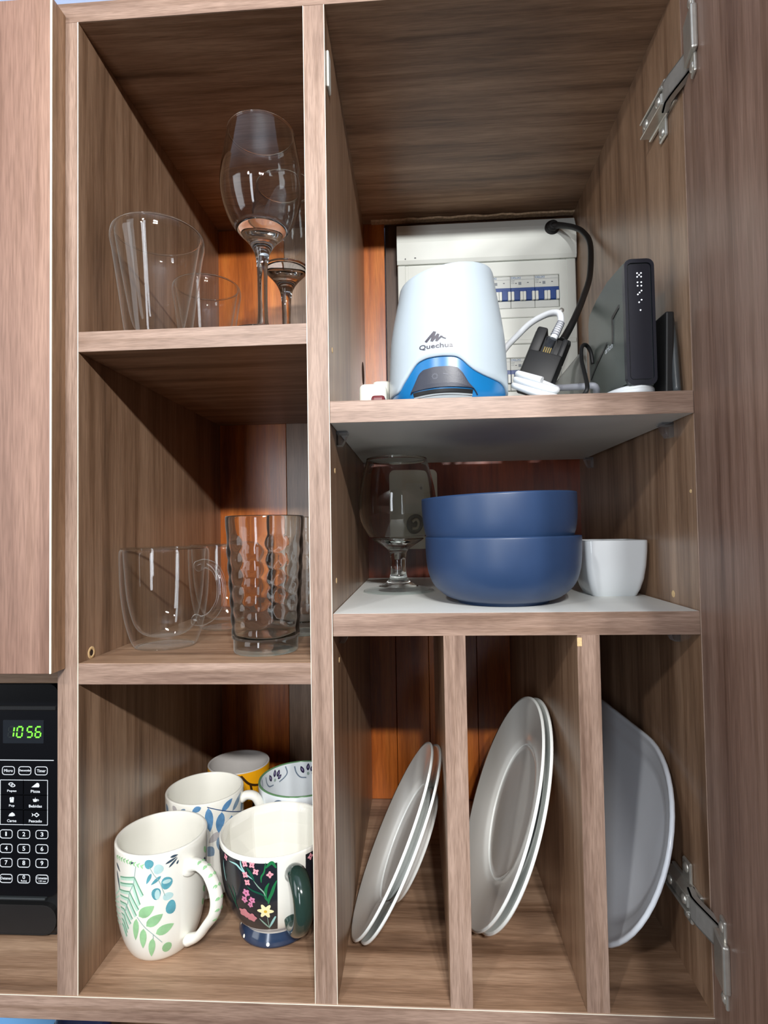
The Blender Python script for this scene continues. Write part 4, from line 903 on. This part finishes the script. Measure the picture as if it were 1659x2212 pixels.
# clear pouch
b = new(); pts = [(203.5, 112, 183), (172, 116, 146), (170, 116, R1T + 1), (203.5, 112, R1T + 1)]
A = [V(b, p_) for p_ in pts]; B = [V(b, (p_[0] + 1, p_[1] + 6, p_[2])) for p_ in pts]
b.faces.new(A); b.faces.new(B[::-1])
for i in range(4): b.faces.new((A[i], B[i], B[(i + 1) % 4], A[(i + 1) % 4]))
o = obj('clear_pouch', b, mat('smoky_clear_plastic', (170, 172, 168), .25, trans=.8, ior=1.1, noise=.12, nscale=60)); tag(o, 'smoky clear plastic pouch standing beside the router', 'pouch')

# ------------------------------------------------------------------ camping lamp
LC_ = (60.5, 60, R1T)
LPF = smooth_prof([(50, 0), (54, 8), (54.5, 16), (54.3, 30), (53, 59), (50.6, 78), (47.0, 98), (44.8, 110), (43.7, 117.5), (42.6, 120.2), (40, 121.3), (20, 122.6), (0, 123)], 4)
def lamp_tilt(bm):
    for v in bm.verts:
        z = v.co.z / S
        if z > 55: v.co.z += v.co.x * .16 * min(1, ((z - 55) / 68)) ** 1.5
LPS = [q for q in LPF if q[1] <= 116]
g = thing('camping_lamp', 'white camping lamp with blue base and dark front switch', 'lamp', LC_)
CUT = [(-2.56, 14.0), (-2.47, 18.5), (-2.353, 23.3), (-2.227, 30.4), (-2.133, 35.0), (-1.959, 37.6), (-1.724, 38.2), (-1.497, 37.4), (-1.406, 35.2), (-1.301, 29.8), (-1.188, 25.7), (-1.011, 22.4), (-0.802, 20.6), (-0.565, 19.6), (-0.372, 17), (-.2, 14), (PI, 13)]
def cut(a):
    if a < CUT[0][0]: return 13.5
    for (a0, z0), (a1, z1) in zip(CUT, CUT[1:]):
        if a0 <= a <= a1: t = (a - a0) / (a1 - a0); return z0 + (z1 - z0) * t
    return 13.0
b = new(); NS = 144; cols = []
for i in range(NS):
    a = -PI + 2 * PI * i / NS; z0 = sum(cut(((a + d_ + PI) % (2 * PI)) - PI) for d_ in (-.05, -.025, 0, .025, .05)) / 5
    col = [V(b, on_lathe(LPS, a, z0 - .2, -3.0)), V(b, on_lathe(LPS, a, z0 - .6, -1.2)), V(b, on_lathe(LPS, a, z0, 0))]
    for k in range(1, 21): col.append(V(b, on_lathe(LPS, a, z0 + (112 - z0) * k / 20, 0)))
    for r, z in LPF:
        if z > 112.5 and r > .5: col.append(V(b, (r * math.cos(a), r * math.sin(a), z)))
    cols.append(col)
top = V(b, (0, 0, 123))
for i in range(NS):
    A, B = cols[i], cols[(i + 1) % NS]
    for k in range(len(A) - 1): b.faces.new((A[k], B[k], B[k + 1], A[k + 1])).smooth = True
    b.faces.new((A[-1], B[-1], top)).smooth = True
lamp_tilt(b); obj('shade', b, SHELLW, g)
b = new(); lathe(b, [(0, 0)] + [(r - 2.2, z) for r, z in LPF if z < 46] + [(20, 48), (0, 48)], 96); obj('base', b, BLUEPL, g)
LB = [(r - 2.2, z) for r, z in LPF if z < 46]
# dark arch with the switch, a raised piece on the base
arch = [(-2.282, 8.4), (-2.171, 18.0), (-2.097, 24.9), (-2.026, 27.6), (-1.834, 29.2), (-1.576, 29.0), (-1.472, 27.6), (-1.397, 23.5), (-1.307, 15.4), (-1.177, 8.0), (-1.12, 4.5)]
b = new(); N = 40; A, B = [], []
def arch_top(a):
    for (a0, z0), (a1, z1) in zip(arch, arch[1:]):
        if a0 <= a <= a1: return z0 + (z1 - z0) * (a - a0) / (a1 - a0)
    return 5
prev = None
for i in range(N + 1):
    a = -2.28 + i / N * 1.15; zt_ = arch_top(a); zl = min(9.5 + 1.6 * math.sin((a + 2.28) / 1.15 * PI), zt_ - .5)
    col = [V(b, on_lathe(LB, a, zl, -2)), V(b, on_lathe(LB, a, zl + .3, 1.6))] + [V(b, on_lathe(LB, a, zl + (zt_ - zl) * k / 5, 1.8)) for k in range(1, 5)] + [V(b, on_lathe(LB, a, zt_ - .5, 1.7)), V(b, on_lathe(LB, a, zt_, -.5))]
    if prev:
        for k in range(len(col) - 1): b.faces.new((prev[k], col[k], col[k + 1], prev[k + 1]))
    prev = col
dk = obj('switch_panel', b, DKPL, g)
b = new()
for k in range(12):
    a = -1.83 + .05 * math.cos(2 * PI * k / 12); z = 20.5 + 2.6 * math.sin(2 * PI * k / 12)
    decal_line(b, LB, [(-1.83 + .028 * math.cos(2 * PI * k / 12), 20.5 + 1.5 * math.sin(2 * PI * k / 12)), (a, z)], .22, 2.0, 0, 2)
decal_line(b, LB, [(-1.70, 22.3), (-1.62, 21.2)], .25, 2.0, 0, 2)
obj('switch_mark', b, mat('faint_grey_mark', (104, 108, 120), .5), dk)
b = new()
# grip opening beneath the arch: pale inner lip and dark recess
for z, wv_, m in ((3.0, 2.6, 1), (6.6, 2.6, 0)): decal_line(b, LB, [(-2.24 + .06 * i, z + .9 * math.sin(i / 17 * PI)) for i in range(18)], wv_, .35, m, 2)
obj('grip_lip', b, [BLACK, mat('pale_grey_rubber', (150, 156, 160), .5)], g)
# logo and wordmark
b = new()
zz_ = [(-1.972, 50.6), (-1.822, 58.8), (-1.872, 50.6), (-1.765, 56.4), (-1.797, 50.4), (-1.715, 54.4), (-1.700, 53.2), (-1.645, 51.9)]
for k, (p0, p1) in enumerate(zip(zz_, zz_[1:])):
    decal_line(b, LPS, [p0, p1], (.95, 1.05, .8, .85, .65, .5, .45)[k], .35 + .02 * k, 0, 4)
put_text(b, 'Quechua', -2.085, -1.535, 43.8, 48.6, lambda a, z: on_lathe(LPS, a, z, .3), bold=True)
lamp_tilt(b); obj('wordmark', b, mat('charcoal_print', (64, 62, 74), .4), g)

# ------------------------------------------------------------------ white adapter at the lamp's left
g = thing('plug_adapter', 'white plug adapter block at the left of the camping lamp', 'adapter', (-10, 78, R1T))
b = new(); box(b, -13, 13, -20, 24, 0, 30, 5, seg=3); obj('case', b, WPLAST_W, g, smooth=True)
b = new(); box(b, -2, 16, 6, 36, 0, 39, 4, seg=3); obj('plug_body', b, WPLAST_W, g, smooth=True)
b = new(); box(b, 2, 14, -64, -19, 0, 8, 2.6, seg=2); obj('maroon_end', b, MAROON, g)
b = new(); box(b, -12, 12, -20.2, -19.4, 6.4, 7); obj('case_seam', b, CABG, g)

# ------------------------------------------------------------------ router
RT = (218.5, 62, R1T + 8)
rt = thing('router', 'black upright router with white dotted lights on its front', 'router', RT)
b = new(); x0, x1, y0, y1, z0, z1 = 206.5, 230.5, 13, 116, R1T + 9, 222.5
side = [(y0 + 1.5, z0), (y1 - 8, z0), (y1, z0 + 6), (y1, z1 - 18), (y1 - 5, z1 - 9), (y1 - 28, z1 - 2.5), (y1 - 60, z1 - .4), (y0 + 1.5, z1)]
prism(b, side, 0, x0, x1); bmesh.ops.bevel(b, geom=[e for e in b.edges if abs(e.verts[0].co.x - e.verts[1].co.x) < 1e-6], offset=2.2 * S, segments=2, affect='EDGES'); body = obj('case', b, ROUTG, rt, RT, auto=True)
b = new(); ring2(b, rrect(x0 - .2, x1 + .2, z0 - .2, z1 + .2, 6), rrect(x0 + 2.2, x1 - 2.2, z0 + 4.4, z1 - 3.2, 3.5), 1, y0 - .5, y0 + 5); obj('front_frame', b, NAVYPL, rt, RT, auto=True)
b = new(); prism(b, rrect(x0 + 2.9, x1 - 2.9, z0 + 5.2, z1 - 4, 2.6), 1, y0 + .3, y0 + 5); fp = obj('front_panel', b, NAVYPL, rt, RT)
dots = [(-1, 5), (1, 5), (0, 4), (-1, 3), (1, 3), (-.9, 0), (1, 0), (-.9, -1.9), (1, -1.9), (1, -4.6), (0, -5.6), (-.9, -6.6), (.9, -9.6), (-.4, -10.9), (.2, -15.2)]
b = new()
for dx, dz in dots:
    t = new(); lathe(t, [(0, .4), (.5, .35), (.6, 0)], 10); merge(b, t, 0, Matrix.Translation(Vector((218.6 + dx * 1.6, y0 + .35, 203.0 + dz * 1.55)) * S) @ Matrix.Rotation(PI / 2, 4, 'X'))
obj('light_dots', b, LED_W, fp)
b = new(); box(b, 212, 226, y0 + 6, y1 - 20, R1T + 7.2, z0 + 1, 1); obj('foot', b, BLACKM, rt, RT)
b = new(); XS = x0 - .15
prism(b, [(y0 + 14, 190), (y0 + 32, 186), (y0 + 33, 162), (y0 + 30, 162), (y0 + 29, 183), (y0 + 14, 187)], 0, XS - .5, x0 + .2); prism(b, [(y0 + 46, 168), (y0 + 78, 158), (y0 + 95, 148), (y0 + 96, 146), (y0 + 76, 155), (y0 + 46, 166)], 0, XS - .4, x0 + .2); obj('vent_line', b, BLACK, rt, RT)
b = new(); put_text(b, 'arlon', -(y0 + 52), -(y0 + 32), 158.5, 164, lambda u_, v_: (XS - .1, -u_, v_)); obj('side_print', b, PRINTW, rt, RT)
# dark slab behind the router, leaning to the right panel
sb = thing('dark_slab', 'slim dark device leaning between the router and the right panel', 'device', (240, 40, R1T))
b = new(); t = new(); box(t, -3.5, 3.5, -28, 62, 0, 70, 1.5, seg=2); merge(b, t, 0, Matrix.Rotation(math.radians(2), 4, 'Y')); obj('case', b, BLACKM, sb)
b = new(); tube(b, [(5, -30, 1), (5.5, -27, 24), (6, -24, 48), (5.5, -21, 69)], [3.2, 3.1, 2.8, 2.4], 12, 5); obj('rounded_edge', b, mat('dark_grey_satin', (66, 70, 72), .3, noise=.05), sb)

# printed patterns made of many small flat marks
for o in bpy.data.objects:
    if o.name.split('.')[0] in ('leaf_print', 'flower_print', 'pansy_print', 'handle_print', 'line_print', 'foot_dots', 'light_dots', 'marking', 'cover_marks', 'switch_mark', 'unlit_segments', 'plug_contacts', 'wordmark', 'side_print', 'strain_relief', 'vent_line'): o['kind'] = 'stuff'
# lamps cast real caustic light through the solid glass
for o in bpy.data.objects:
    if o.type == 'LIGHT' and o.name.startswith('spot_lamp'): o.data.cycles.is_caustics_light = True
    if o.type == 'MESH':
        names = {m.name for m in o.data.materials if m}
        if names & {'clear_shell_glass', 'bubble_glass', 'solid_glass'}: o.cycles.is_caustics_caster = True
        elif any(n.startswith(('walnut', 'orange', 'white_melamine', 'red_varnish')) for n in names): o.cycles.is_caustics_receiver = True
